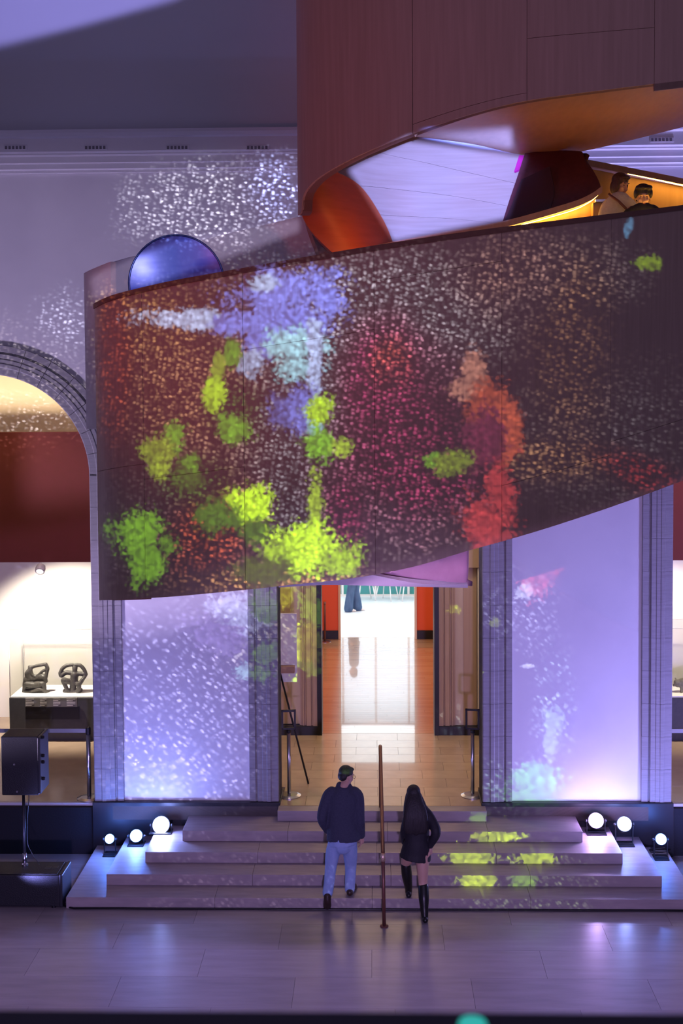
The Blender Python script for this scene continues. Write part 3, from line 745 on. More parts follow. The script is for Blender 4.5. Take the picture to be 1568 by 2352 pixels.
# ================================================================ STAIRCASE
stair = empty('spiral_staircase', (0.0, 14.0, 0.0))
tag(stair, 'huge curving wooden spiral staircase above the steps, washed with a colourful projection', 'staircase')
def to_stair(o):
    o.parent = stair; o.location = Vector(o.location) - Vector(stair.location); return o
def plan_samples(pts, n=14):
    return [Vector((*cr(pts, k/n), 0)) for k in range((len(pts)-1)*n+1)]
def heights(samples, trace, lean=None):
    out = []
    for p in samples:
        z = 7.0
        for _ in range(3):
            x, _y = proj((p.x, p.y, z))
            z = at(x, interp(trace, x), p.y).z
        out.append(z)
    return out
def normals(s, flip=1):
    out = []
    for i in range(len(s)):
        t = s[min(i+1, len(s)-1)]-s[max(i-1, 0)]
        n = Vector((t.y, -t.x, 0)).normalized()*flip
        out.append(n)
    return out
def ribbon(name, pts, top, bot, seams, hseams, mt, core_mt, thick=0.10, panel=0.025, flip=1, cap=True, cap_mt=None, n=14, top_lift=0.0, gap=0.004):
    """a standing veneered wall that follows a plan curve; veneer panels are sub-parts of the wall"""
    s = plan_samples(pts, n); N = normals(s, flip)
    zt = heights(s, smooth_trace(top)); zb = heights(s, smooth_trace(bot))
    zt = [z+top_lift for z in zt]
    pxs = [proj((p.x, p.y, (a+b)/2))[0] for p, a, b in zip(s, zt, zb)]
    rowsf = [[Vector((p.x, p.y, b+(t-b)*k/8)) - N[i]*panel*0.6 for k in range(9)] for i, (p, t, b) in enumerate(zip(s, zt, zb))]
    rowsb = [[q - N[i]*thick for q in r] for i, r in enumerate(rowsf)]
    core = to_stair(thick_grid(name, rowsf, rowsb, core_mt))
    # parameter along the curve at each seam (first crossing after the silhouette)
    imin = min(range(len(s)), key=lambda i: pxs[i])
    def par(px):
        for i in range(imin, len(s)-1):
            if pxs[i] <= px < pxs[i+1]: return i + (px-pxs[i])/(pxs[i+1]-pxs[i])
        return len(s)-1.0
    ps = [0.0] + [par(x) for x in seams] + [len(s)-1.0]
    def samp(lst, t):
        i = min(int(t), len(lst)-2); f = t-i
        return lst[i]*(1-f)+lst[i+1]*f
    L = 1.0/0.09
    for c in range(len(ps)-1):
        t0, t1 = ps[c], ps[c+1]
        seg = (samp(s, min(t0+0.5, t1))-samp(s, t0)).length
        dt = gap/2/max(1e-4, (samp(s, (t0+t1)/2+0.25)-samp(s, (t0+t1)/2-0.25)).length/0.5)
        t0 += dt; t1 -= dt
        nu = max(3, int((t1-t0)*1.2))
        ts = [t0+(t1-t0)*k/nu for k in range(nu+1)]
        hs = [0.0] + [h for h in hseams.get(c, [])] + [1.0]
        # hseams are pixel rows at the column's middle: turn into fractions of height
        tm = (t0+t1)/2; pm = samp(s, tm); zt_m, zb_m = samp(zt, tm), samp(zb, tm)
        fr = [0.0] + sorted(((at(proj((pm.x, pm.y, 6.5))[0], h, pm.y).z)-zb_m)/(zt_m-zb_m) for h in hseams.get(c, [])) + [1.0]
        for r in range(len(fr)-1):
            v0, v1 = fr[r], fr[r+1]
            g = gap/2/(zt_m-zb_m)
            if r > 0: v0 += g
            if r < len(fr)-2: v1 -= g
            nv = 8
            front = []; back = []
            for t in ts:
                p = samp(s, t); nn = samp(N, t).normalized(); a, b = samp(zt, t), samp(zb, t)
                col = [Vector((p.x, p.y, b+(a-b)*(v0+(v1-v0)*k/nv))) for k in range(nv+1)]
                front.append(col); back.append([q - nn*panel for q in col])
            o = thick_grid('veneer_panel', front, back, mt); o.parent = core; 
            o.matrix_parent_inverse = Matrix.Translation(Vector((0,0,0)))
            o.location = (0,0,0)
    if cap:
        cr_f = []; 
        prof = [(0.012, 0.0), (0.012, 0.05), (-thick-0.03, 0.05), (-thick-0.03, 0.0)]
        v = []; f = []
        for i, p in enumerate(s):
            for a, h in prof: v.append(Vector((p.x, p.y, zt[i]+h-0.005)) + N[i]*a)
        for i in range(len(s)-1):
            for k in range(4): f.append([i*4+k, i*4+(k+1) % 4, (i+1)*4+(k+1) % 4, (i+1)*4+k])
        f += [[0,1,2,3], [len(v)-4+k for k in (3,2,1,0)]]
        to_stair(mesh('wall_cap', v, f, cap_mt or M_WOODCORE))
    return s, zt, zb, pxs
def to_core(o): return o

A_PLAN = [(-2.66,14.35), (-2.80,14.0), (-2.905,13.55), (-2.90,13.15), (-2.72,12.72), (-2.30,12.33), (-1.60,12.0), (-0.45,11.8), (0.75,11.86), (1.95,12.25), (3.05,12.95), (4.1,13.85), (5.0,14.9)]
A_TOP = [(195,728), (205,717), (222,705), (250,692), (290,680), (390,657), (500,637), (680,605), (860,575), (1010,552), (1150,533), (1360,507), (1568,481), (1750,458)]
A_BOT = [(195,1378), (219,1379), (300,1376), (400,1370), (500,1361), (600,1351), (700,1340), (780,1332), (860,1320), (960,1299), (1075,1265), (1190,1233), (1300,1199), (1430,1155), (1568,1104), (1750,1035)]
SA = ribbon('near_parapet', A_PLAN, A_TOP, A_BOT, [330, 560, 860, 1152, 1402], {0: [1083], 1: [1090], 2: [780], 3: [622], 4: [1080], 5: [930]}, M_WOOD, M_WOODCORE)
def a_depth(px):
    """depth of the near parapet's face at a picture column"""
    s, zt, zb, pxs = SA
    im = min(range(len(s)), key=lambda i: pxs[i])
    for i in range(im, len(s)-1):
        if pxs[i] <= px < pxs[i+1]:
            f = (px-pxs[i])/(pxs[i+1]-pxs[i]); return s[i].y*(1-f)+s[i+1].y*f
    return s[im].y if px < 700 else s[-1].y
# far parapet from inside; pale colour stands in for light on its wood
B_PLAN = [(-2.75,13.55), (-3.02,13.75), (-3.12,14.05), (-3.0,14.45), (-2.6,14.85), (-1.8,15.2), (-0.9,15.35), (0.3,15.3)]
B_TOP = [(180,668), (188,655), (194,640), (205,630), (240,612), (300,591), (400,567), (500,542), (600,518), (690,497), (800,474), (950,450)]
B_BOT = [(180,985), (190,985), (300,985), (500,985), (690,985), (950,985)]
ribbon('far_parapet', B_PLAN, B_TOP, B_BOT, [], {}, M_LITBAND, M_LITBAND, thick=0.06, cap=False, flip=1)
# upper ribbon
U_PLAN = [(-0.30,14.55), (-0.62,14.15), (-0.775,13.7), (-0.765,13.3), (-0.60,12.95), (-0.25,12.6), (0.40,12.25), (1.5,11.98), (2.7,11.95), (3.8,12.2), (4.8,12.8)]
U_TOP = [(600,-190), (1750,-190)]
U_BOT = [(640,520), (688,492), (692,468), (700,441), (725,413), (760,390), (805,366), (850,345), (950,306), (1080,262), (1210,231), (1400,205), (1568,185), (1750,165)]
ribbon('upper_parapet', U_PLAN, U_TOP, U_BOT, [947, 1210, 1503], {1: [246], 2: [75], 3: [180]}, M_WOOD, M_WOODCORE, cap=False)
# soffit under the upper flight
S_NEAR = [(700,470,12.9), (850,343,12.45), (950,304,12.28), (1210,229,12.02), (1400,203,12.02), (1568,183,12.12), (1700,168,12.4)]
S_FAR = [(760,330,14.5), (850,305,14.8), (925,311,15.0), (1080,330,15.0), (1215,357,14.9), (1330,349,14.8), (1460,319,14.7), (1568,292,14.6), (1700,262,14.6)]
def chain(pts, n):
    return [cr(pts, (len(pts)-1)*k/n) for k in range(n+1)]
s_n = [(950,304,12.30), (1080,260,12.15), (1210,229,12.06), (1400,203,12.04), (1568,183,12.12), (1720,163,12.4)]
s_f = [(925,310,15.0), (1080,330,15.0), (1215,357,14.9), (1340,347,14.8), (1568,292,14.6), (1720,255,14.6)]
s_m = [tuple((a+b)/2 for a, b in zip(p, q)) for p, q in zip(s_n, s_f)]
for k, (u0, u1) in enumerate(((0, 1.0),)):
    to_stair(patch('soffit_panel', [s_n, [(x, y-3, Y) for x, y, Y in s_m], s_f], M_SOFFIT, None, 0.05, 24, 14, u0, u1))
# violet-lit inner shell in long veneer strips
v_rows = [[(690,330,14.1), (800,300,14.7), (925,311,15.05), (1060,326,15.1), (1212,358,14.95)],
          [(690,400,14.0), (800,345,14.6), (930,364,15.0), (1060,393,15.05), (1188,422,14.9)],
          [(700,460,13.95), (800,428,14.5), (920,436,14.95), (1050,452,15.0), (1170,474,14.85)],
          [(710,520,13.9), (800,492,14.4), (910,496,14.9), (1030,502,14.95), (1160,514,14.8)],
          [(740,600,13.85), (810,585,14.35), (900,572,14.8), (1020,556,14.85), (1150,540,14.75)]]
for k in range(4):
    to_stair(patch('shell_strip', v_rows, M_SHELL, None, 0.05, 30, 6, 0, 1, k/4+0.0012, (k+1)/4-0.0012))
# red lobe: shadow on the inner shell, built as a red slab
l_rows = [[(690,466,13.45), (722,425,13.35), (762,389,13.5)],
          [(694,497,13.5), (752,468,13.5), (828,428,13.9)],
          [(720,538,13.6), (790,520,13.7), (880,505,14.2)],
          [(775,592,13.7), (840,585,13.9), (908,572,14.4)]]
to_stair(patch('shadow_lobe', l_rows, M_LOBESHADE, None, 0.05, 16, 16))
# pod where the inner wall turns; its shade is put into the colour
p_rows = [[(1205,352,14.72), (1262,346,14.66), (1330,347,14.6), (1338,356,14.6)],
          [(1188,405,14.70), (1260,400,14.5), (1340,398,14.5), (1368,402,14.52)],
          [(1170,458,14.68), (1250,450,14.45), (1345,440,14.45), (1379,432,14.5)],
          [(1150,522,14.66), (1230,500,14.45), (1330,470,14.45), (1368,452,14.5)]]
to_stair(patch('turned_pod', p_rows, M_PODSHADE, None, 0.06, 20, 16))
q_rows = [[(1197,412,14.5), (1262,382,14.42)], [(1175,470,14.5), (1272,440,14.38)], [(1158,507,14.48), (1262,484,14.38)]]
to_stair(patch('pod_shade_patch', q_rows, mat('pod_deep_shade', (0.035,0.010,0.014), 0.4), None, 0.04, 8, 8))  # near-black colour stands in for the deeper shade inside the pod
r_rows = [[(1192,356,14.80), (1216,358,14.74)], [(1180,395,14.78), (1200,385,14.72)]]
to_stair(patch('magenta_edge', r_rows, mat('magenta_edge', (0.50,0.02,0.24), 0.5), None, 0.03, 6, 6))
# inner parapet with its rim and amber light strip
c_top = [(780,590), (900,566), (1030,541), (1160,517), (1300,478), (1350,458), (1379,438)]
def rim(name, tr, Y0, Y1, w, h, mt_, out=0.0):
    pts = []
    for k in range(41):
        x, y = cr(tr, (len(tr)-1)*k/40); Y = Y0+(Y1-Y0)*k/40
        pts.append(at(x, y, Y))
    v = []; f = []
    for p in pts:
        for a, b in ((-w/2+out, -h), (-w/2+out, 0), (w/2+out, 0), (w/2+out, -h)): v.append(p+Vector((0, a, b)))
    for i in range(40):
        for k in range(4): f.append([i*4+k, i*4+(k+1) % 4, (i+1)*4+(k+1) % 4, (i+1)*4+k])
    f += [[0,1,2,3], [len(v)-1-k for k in range(4)]]
    return to_stair(mesh(name, v, f, mt_))
rim('inner_rim', [(x, y-8) for x, y in c_top], 14.2, 14.2, 0.22, 0.07, M_WOOD)
rim('light_strip', [(1080,541), (1160,526), (1300,488), (1350,466), (1375,446)], 14.2, 14.2, 0.03, 0.006, M_LED, -0.03)
c_rows = [[(760,596,14.22), (900,567,14.22), (1160,518,14.22), (1300,480,14.22), (1366,452,14.25)],
          [(760,690,14.22), (900,660,14.22), (1160,620,14.22), (1300,585,14.22), (1366,560,14.25)]]
to_stair(patch('inner_parapet', c_rows, M_WOODINNER, None, 0.05, 24, 6))
# parapet behind the two people
e_rows = [[(1335,376,15.25), (1420,392,15.25), (1568,424,15.2), (1700,455,15.1)], [(1335,600,15.25), (1420,600,15.25), (1568,600,15.2), (1700,600,15.1)]]
to_stair(patch('back_parapet', e_rows, M_WOODINNER, None, 0.06, 20, 8))
rim('back_rim', [(1325,366), (1420,384), (1568,414), (1700,445)], 15.2, 15.1, 0.20, 0.07, M_WOOD)
rim('light_strip', [(1352,381), (1420,395), (1568,427), (1700,457)], 15.17, 15.07, 0.03, 0.006, M_LED, -0.03)
# light strip added inside the near parapet's cap to light the people
rim('light_strip', [(1250,529), (1360,516), (1470,503), (1568,491), (1700,474)], 12.62, 13.62, 0.03, 0.006, M_LED, 0.06)  # added strip
# short newel and handrail stub beside the woman
h0 = at(1366, 459, 14.1)
to_stair(box('handrail_stub', (h0.x, 14.05, h0.z-0.03), (h0.x+0.16, 14.12, h0.z), M_STEEL, None, 0.004))
to_stair(box('newel_panel', (h0.x-0.02, 14.10, h0.z-0.8), (h0.x+0.05, 14.26, h0.z-0.03), M_WOODINNER, None, 0.004))
# flight floor that carries the people
fz = at(1425, 398, 13.85).z - 1.66
fp = [(1.6, 12.40), (2.1, 12.62), (2.95, 13.20), (3.85, 14.0), (4.45, 14.75), (4.45, 15.13), (1.6, 15.13)]
nf = len(fp)
to_stair(mesh('flight_floor', [(x, y, z) for z in (fz-0.10, fz) for x, y in fp], [[i, (i+1) % nf, nf+(i+1) % nf, nf+i] for i in range(nf)] + [list(range(nf))[::-1], list(range(nf, 2*nf))], M_WOODINNER))
# lower flight: hull seen below the near parapet
lf = [[(800,1300,13.6), (960,1270,13.7), (1060,1240,13.8), (1076,1236,13.85)],
      [(800,1310,13.6), (960,1309,13.7), (1060,1296,13.8), (1076,1294,13.85)],
      [(800,1314,13.6), (960,1341,13.7), (1060,1346,13.8), (1073,1345,13.85)]]
M_LOWER = mat('pink_lit_flight', (0.60,0.34,0.48), 0.5, noise=((6,6,6),(0.52,0.28,0.40),5,0.3,0.7))  # pink of the projected light is put into the wood colour
to_stair(patch('lower_flight_side', lf, M_LOWER, None, 0.06, 20, 10))
hl = [[(640,1338,12.6), (740,1322,12.8), (835,1318,13.4), (960,1340,13.64), (1074,1343,13.80)],
      [(640,1349,13.2), (740,1344,13.3), (835,1345,13.5), (960,1348,13.70), (1074,1350,13.84)]]
to_stair(patch('lower_flight_lip', hl, mat('lit_lip', (0.78,0.70,0.78), 0.7), None, 0.05, 24, 6))  # pale colour stands in for light from the vestibule below
# round blue mirror hung inside the far parapet
mc = at(405, 650, 14.35)
rad = 108/ (F/14.5)
e = empty('round_mirror', mc); tag(e, 'round concave blue mirror peeking over the near parapet at left', 'mirror')
prof = [(rad*k/10, 0.07*(k/10)**2) for k in range(1, 11)]
v = [(0, 0.07, 0)]; f = []; seg = 48
for r, d in prof:
    for k in range(seg): v.append((r*math.cos(2*math.pi*k/seg), 0.07-d, r*math.sin(2*math.pi*k/seg)))
for k in range(seg): f.append([0, 1+k, 1+(k+1) % seg])
for i in range(9):
    for k in range(seg): f.append([1+i*seg+k, 1+i*seg+(k+1) % seg, 1+(i+1)*seg+(k+1) % seg, 1+(i+1)*seg+k])
mesh('mirror_dish', v, f, M_MIRROR, e, True)
rim_pts = [(rad*math.cos(2*math.pi*k/48), 0.0, rad*math.sin(2*math.pi*k/48)) for k in range(49)]
tube('mirror_rim', rim_pts, 0.012, mat('mirror_rim', (0.08,0.12,0.35), 0.25, metal=0.9), e, 8)
box('mirror_bracket', (-0.05, 0.07, -0.30), (0.05, 0.35, -0.22), M_BLACK, e)

# ================================================================ OBJECTS
def sub(o, root):
    o.parent = root; o.location = Vector(o.location) - Vector(root.location); return o
# --- post-and-rail handrail in the middle of the steps
hr = empty('handrail', at(882, 2128, Z=0.0)); hr.location.z = 0
tag(hr, 'slim copper handrail running down the middle of the stone steps', 'handrail')
b0 = Vector(hr.location); b1 = at(879, 1962, b0.y+0.03); t1 = at(873, 1718, 16.85)
lz = t1.z
sub(tube('lower_post', [b0, Vector((b1.x, b0.y, b1.z-0.02))], 0.022, M_BRONZE, None), hr)
sub(tube('rail', [Vector((b1.x, b0.y, b1.z)), b1+Vector((0, 0.05, 0.012)), t1, t1+Vector((0, 0.08, 0.0))], 0.024, M_BRONZE, None), hr)
sub(tube('upper_post', [Vector((t1.x, 16.90, LZ)), Vector((t1.x, 16.90, t1.z-0.02))], 0.022, M_BRONZE, None), hr)
sub(lathe('base_flange', [(0.05, 0), (0.05, 0.012), (0.03, 0.02)], b0, M_BRONZE, None, mtx=Matrix.Translation(b0)), hr)
sub(tube('joint_collar', [Vector((b1.x, b0.y, b1.z-0.07)), Vector((b1.x, b0.y, b1.z+0.02))], 0.028, mat('elbow_highlight', (0.85,0.62,0.45), 0.3, metal=0.7), None), hr)  # bright collar colour stands in for light caught by the elbow
# --- sign stanchions either side of the doorway
def sign_stanchion(px, py, ang, label, fx0, fx1, fy0, fy1):
    p = at(px, py-4, Z=LZ); e = empty('sign_stanchion', (p.x, p.y, LZ)); tag(e, label, 'stanchion', 'sign stanchions at the doorway')
    h = at(px, 1682, p.y).z - LZ
    lathe('base_plate', [(0.165, 0), (0.165, 0.012), (0.12, 0.03), (0.035, 0.04)], (0,0,0), M_STEEL, e, 32)
    tube('post', [(0,0,0.03), (0,0,h)], 0.026, M_STEEL, e, 16)
    lathe('collar', [(0.034, h), (0.034, h+0.03), (0.02, h+0.04)], (0,0,0), M_BLACK, e, 16)
    w = (fx1-fx0)/163; z0 = h+0.04; z1 = z0+(fy1-fy0)/163
    fr = empty('sign_frame'); fr.parent = e
    bm = bmesh.new(); t = 0.016
    bm_box(bm, (-w/2, -t, z0), (-w/2+t*1.6, t, z1)); bm_box(bm, (w/2-t*1.6, -t, z0), (w/2, t, z1))
    bm_box(bm, (-w/2, -t, z1-t*1.6), (w/2, t, z1)); bm_box(bm, (-w/2, -t, z0), (w/2, t, z0+t*1.6))
    bpy.data.objects.remove(fr)
    o = from_bm('sign_frame', bm, M_BLACK, e); o.rotation_euler = (0, 0, ang)
sign_stanchion(664, 1832, 0.12, 'steel stanchion with an empty black sign frame left of the doorway beside the easel', 648, 681, 1631, 1676)
sign_stanchion(1085, 1832, -0.18, 'steel stanchion with an empty black sign frame right of the doorway', 1069, 1101, 1631, 1678)
# --- easel behind the left pier
ez = at(708, 1800, Z=LZ); e = empty('easel', (-1.55, ez.y, LZ)); tag(e, 'tall black easel holding a poster board, half hidden behind the left pier', 'easel')
top = at(643, 1545, ez.y+0.10)
L = lambda p: Vector(p)-Vector(e.location)
tube('leg', [L(ez), L(top+Vector((-0.02, 0.0, 0.08)))], 0.014, M_BLACK, e, 8)
tube('leg', [L((2*-1.52-ez.x-0.1, ez.y, LZ)), L((2*-1.52-top.x-0.1, ez.y+0.10, top.z+0.08))], 0.014, M_BLACK, e, 8)
tube('leg', [L((-1.55, ez.y+0.75, LZ)), L((-1.52, ez.y+0.14, top.z))], 0.014, M_BLACK, e, 8)
bz = at(650, 1665, ez.y+0.02).z
tube('crossbar', [L((-1.95, ez.y+0.05, bz)), L((ez.x-0.12, ez.y+0.05, bz))], 0.010, M_BLACK, e, 8)
q0 = at(640, 1546, ez.y); q1 = at(676, 1531, ez.y)
box('ledge', L((-1.95, ez.y-0.02, q0.z)), L((q1.x, ez.y+0.10, q1.z)), mat('easel_oak', (0.36,0.20,0.11), 0.5), e, 0.004)
box('poster_board', L((-2.0, ez.y+0.105, q1.z-0.25)), L((q1.x+0.03, ez.y+0.125, q1.z+0.75)), mat('poster_card', (0.74,0.72,0.62), 0.7), e, 0.003)
# --- stage lights on the steps
def stage_light(px, py, Y, r, color, energy, label, blend_t, dirv=(0.0,-1.0,0.55), floor_z=0.0, estr=60):
    p = at(px, py, Y)
    e = empty('stage_light', (p.x, p.y, floor_z)); tag(e, label, 'stage light', 'stage lights beside the steps')
    c = Vector((0, 0, p.z-floor_z)); d = Vector(dirv).normalized()
    q = d.to_track_quat('Z', 'Y').to_matrix().to_4x4(); mt_ = Matrix.Translation(c) @ q
    lathe('lamp_can', [(r*0.55, -0.20), (r*0.95, -0.16), (r*1.02, -0.01), (r*1.08, 0.0), (r*1.08, 0.015), (r*0.97, 0.015)], (0,0,0), M_BLACK, e, 24, mt_)
    lens = lathe('lens', [(r*0.97, 0.016), (r*0.97, 0.022), (r*0.6, 0.032)], (0,0,0), mat('lens_'+blend_t, (0.9,0.9,1), 0.3, emit=color, estr=estr), e, 24, mt_)
    bm = bmesh.new()
    hx = r*1.2; zc = c.z
    bm_tube(bm, [(-hx, 0, zc), (-hx, 0.0, 0.02), (0, 0.02, 0.012), (hx, 0, 0.02), (hx, 0, zc)], 0.009, 8)
    from_bm('yoke', bm, M_BLACK, e)
    box('foot', (-hx*1.1, -0.10, 0), (hx*1.1, 0.10, 0.016), M_BLACK, e, 0.003)
    for s in (-1, 1): lathe('clamp_knob', [(0.02, 0), (0.024, 0.012), (0.014, 0.025)], (0,0,0), M_BLACK, e, 12, Matrix.Translation((s*hx, 0, zc)) @ Matrix.Rotation(s*math.pi/2, 4, 'Y'))
    l = light('stage_beam', 'POINT', (0,0,0), None, color, energy, 0.05)
    l.parent = e; l.location = c + d*(0.12) + Vector((0,0,0.03))
    return e
BLU = (0.10,0.24,1.0); VIO = (0.62,0.40,1.0); WHV = (0.28,0.36,1.0)
stage_light(252, 1927, 16.62, 0.062, BLU, 16, 'smallest blue stage light on the left, farthest from the steps', 'a', (0.0,-1,0.5), RZ, 55)
stage_light(313, 1920, 16.62, 0.082, BLU, 18, 'middle one of the three stage lights on the left side of the steps', 'b', (0.0,-1,0.5), 2*RZ, 60)
stage_light(370, 1895, 16.70, 0.112, WHV, 20, 'largest glaring stage light on the left, next to the top step', 'c', (0.0,-1,0.5), 3*RZ, 220)
stage_light(1368, 1885, 16.70, 0.100, VIO, 18, 'violet-white stage light on the right, next to the top step', 'd', (0.0,-1,0.5), 3*RZ, 90)
stage_light(1433, 1893, 16.66, 0.095, WHV, 18, 'middle one of the three stage lights on the right side of the steps', 'e', (0.0,-1,0.5), 2*RZ, 60)
stage_light(1517, 1928, 16.55, 0.072, BLU, 16, 'smallest blue stage light at the far right with cable at its foot', 'f', (0.0,-1,0.5), RZ, 55)
# cable along the foot of the steps and coil by the right lamp
pts = [(SL[0]-0.10, 15.45, 0.012), (SL[0]-0.06, 15.25, 0.012), (SL[0]+0.1, 15.165, 0.012)] + [(SL[0]+0.1+(SR[0]-SL[0])*k/14, 15.168+0.006*math.sin(k*2.1), 0.012) for k in range(1, 15)]
tag(tube('floor_cable', pts, 0.011, M_BLACK, None, 8), 'black cable lying along the foot of the stone steps', 'cable')
pc = at(1515, 1955, Z=RZ+0.01)
pts = [(pc.x+0.13*math.cos(k*0.6)*(1+0.15*math.sin(k*1.3)), pc.y+0.07*math.sin(k*0.6)*(1+0.2*math.cos(k)), RZ+0.008+0.0012*k) for k in range(26)]
tag(tube('coiled_cable', pts, 0.007, M_BLACK, None, 6), 'coil of thin black cable on the lowest step at right', 'cable')
# --- speaker on a pole over its subwoofer
sb = at(145, 2085, Z=0)
e = empty('subwoofer', (sb.x-0.46, 15.42, 0)); tag(e, 'black subwoofer box on the floor left of the steps', 'subwoofer')
sx = 0.46; hh = 0.42
box('cabinet', (-0.50, -0.23, 0.02), (sx-0.04, 0.23, hh-0.008), M_SPEAKER, e, 0.012)
box('side_rail', (sx-0.045, -0.235, 0.015), (sx, 0.235, hh), M_SPK_EDGE, e, 0.012)
box('top_panel', (-0.46, -0.20, hh-0.007), (sx-0.07, 0.20, hh+0.002), M_SPEAKER, e, 0.003)
box('port', (sx-0.27, -0.02, hh+0.001), (sx-0.20, 0.05, hh+0.006), M_BLACK, e)
box('port', (sx-0.18, -0.02, hh+0.001), (sx-0.11, 0.05, hh+0.006), M_BLACK, e)
for xx in (-0.42, sx-0.12):
    for yy in (-0.19, 0.17): lathe('rubber_foot', [(0.03, 0), (0.03, 0.022)], (xx, yy, 0), M_BLACK, e, 12)
pp = at(57, 1985, 15.50); sp0 = at(52, 1817, 15.50)
lathe('pole_socket', [(0.04, 0), (0.04, 0.02), (0.025, 0.03)], (pp.x-e.location.x, 0.08, hh+0.002), M_STEEL, e, 16)
zs = sp0.z
e2 = empty('loudspeaker', (pp.x, 15.50, hh+0.035)); tag(e2, 'black loudspeaker cabinet raised on a pole at the left edge', 'loudspeaker')
tube('pole', [(0, 0, 0.0), (0, 0, zs-hh-0.03)], 0.019, M_BLACK, e2, 14)
tube('pole_sleeve', [(0, 0, 0.0), (0, 0, 0.12)], 0.026, M_STEEL, e2, 14)
z0 = zs-hh-0.035; w0 = at(4, 1750, 15.35).x-pp.x; w1 = at(88, 1750, 15.35).x-pp.x; hs = at(50, 1681, 15.35).z-at(50, 1816, 15.35).z
box('cabinet', (w0, -0.17, z0), (w1, 0.20, z0+hs), M_SPEAKER, e2, 0.012)
box('baffle', (w1-0.004, -0.19, z0+0.02), (w1+0.035, 0.22, z0+hs-0.005), M_SPK_EDGE, e2, 0.012)
for k, zz in enumerate((hs-0.02, hs*0.66, hs*0.55, hs*0.27)):
    lathe('rigging_bolt', [(0.02, 0), (0.022, 0.03), (0.014, 0.045)], (0,0,0), M_BLACK, e2, 12, Matrix.Translation((w1+0.03, -0.12, z0+zz)) @ Matrix.Rotation(math.pi/2, 4, 'Y'))
for xx, zz in ((0.0, 0.5), (0.03, 0.04)):
    lathe('rigging_point', [(0.012, 0), (0.012, 0.006)], (0,0,0), M_STEEL, e2, 12, Matrix.Translation((xx-0.06, -0.171, z0+zz*hs+0.02)) @ Matrix.Rotation(math.pi/2, 4, 'X'))
cz = [(0.03, 0.1, z0), (0.05, 0.06, z0-0.12), (0.035, 0.03, z0-0.35), (0.03, 0.03, 0.25), (0.07, 0.05, 0.12), (0.14, 0.03, 0.02), (0.18, 0.0, -0.02)]
tube('speaker_cable', [cr(cz, k/5) for k in range(31)], 0.005, M_BLACK, e2, 6)
# --- belt barriers in the side openings
def belt_post(p, label, xa, xb):
    e = empty('belt_barrier', (p.x, p.y, LZ)); tag(e, label, 'barrier', 'belt barriers in the side openings')
    lathe('base_plate', [(0.17, 0), (0.17, 0.012), (0.12, 0.03), (0.035, 0.04)], (0,0,0), M_STEEL, e, 32)
    tube('post', [(0,0,0.03), (0,0,0.93)], 0.03, M_STEEL, e, 16)
    lathe('belt_head', [(0.036, 0.91), (0.036, 1.0), (0.02, 1.01)], (0,0,0), M_BLACK, e, 16)
    box('belt', (xa-p.x, -0.004, 0.93), (xb-p.x, 0.004, 0.985), mat('grey_belt', (0.30,0.29,0.29), 0.6), e)
pL = at(205, 1834, Z=LZ)
belt_post(pL, 'belt barrier post with a long grey belt in the left arch', OC[0]-1.3, pL.x)
pR = Vector((OC[2]+1.0, pL.y, LZ))
belt_post(pR, 'grey belt barrier stretched across the right opening', OC[2]-HW+0.01, pR.x)
# --- display cases
def vitrine(x0, x1, label):
    Yc = 20.06; e = empty('display_case', ((x0+x1)/2, Yc+0.4, LZ)); tag(e, label, 'display case', 'museum display cases')
    a, b = x0-e.location.x, x1-e.location.x
    zt = at(100, 1601, Yc).z - LZ; zg = at(100, 1447, Yc).z - LZ
    box('plinth', (a, -0.38, 0.13), (b, 0.45, zt-0.02), M_CASE, e, 0.006)
    box('plinth_foot', (a+0.02, -0.32, 0), (b-0.02, 0.40, 0.129), M_CASE, e, 0.004)
    box('case_floor', (a+0.02, -0.36, zt-0.019), (b-0.02, 0.43, zt), mat('case_white', (0.85,0.83,0.80), 0.6), e)
    g = 0.012
    box('glass_pane', (a+0.02, -0.372, zt), (b-0.02, -0.360, zg), M_GLASS, e)
    box('glass_pane', (a+0.02, 0.430, zt), (b-0.02, 0.442, zg), M_GLASS, e)
    box('glass_pane', (a+0.008, -0.36, zt), (a+0.02, 0.43, zg), M_GLASS, e)
    box('glass_pane', (b-0.02, -0.36, zt), (b-0.008, 0.43, zg), M_GLASS, e)
    box('glass_top', (a+0.02, -0.36, zg), (b-0.02, 0.43, zg+0.010), M_GLASS, e)
    for xx in (a+0.014, b-0.014):
        for yy in (-0.366, 0.436):
            tube('glass_edge', [(xx, yy, zt), (xx, yy, zg+0.01)], 0.006, M_GLASSEDGE, e, 6)
    for yy in (-0.366, 0.436): tube('glass_edge', [(a+0.014, yy, zg+0.005), (b-0.014, yy, zg+0.005)], 0.005, M_GLASSEDGE, e, 6)
    return e, zt
cxl = at(21, 1650, 20.06).x
vc, vzt = vitrine(cxl, cxl+2.0, 'glass display case on a charcoal plinth with two bronzes in the left gallery')
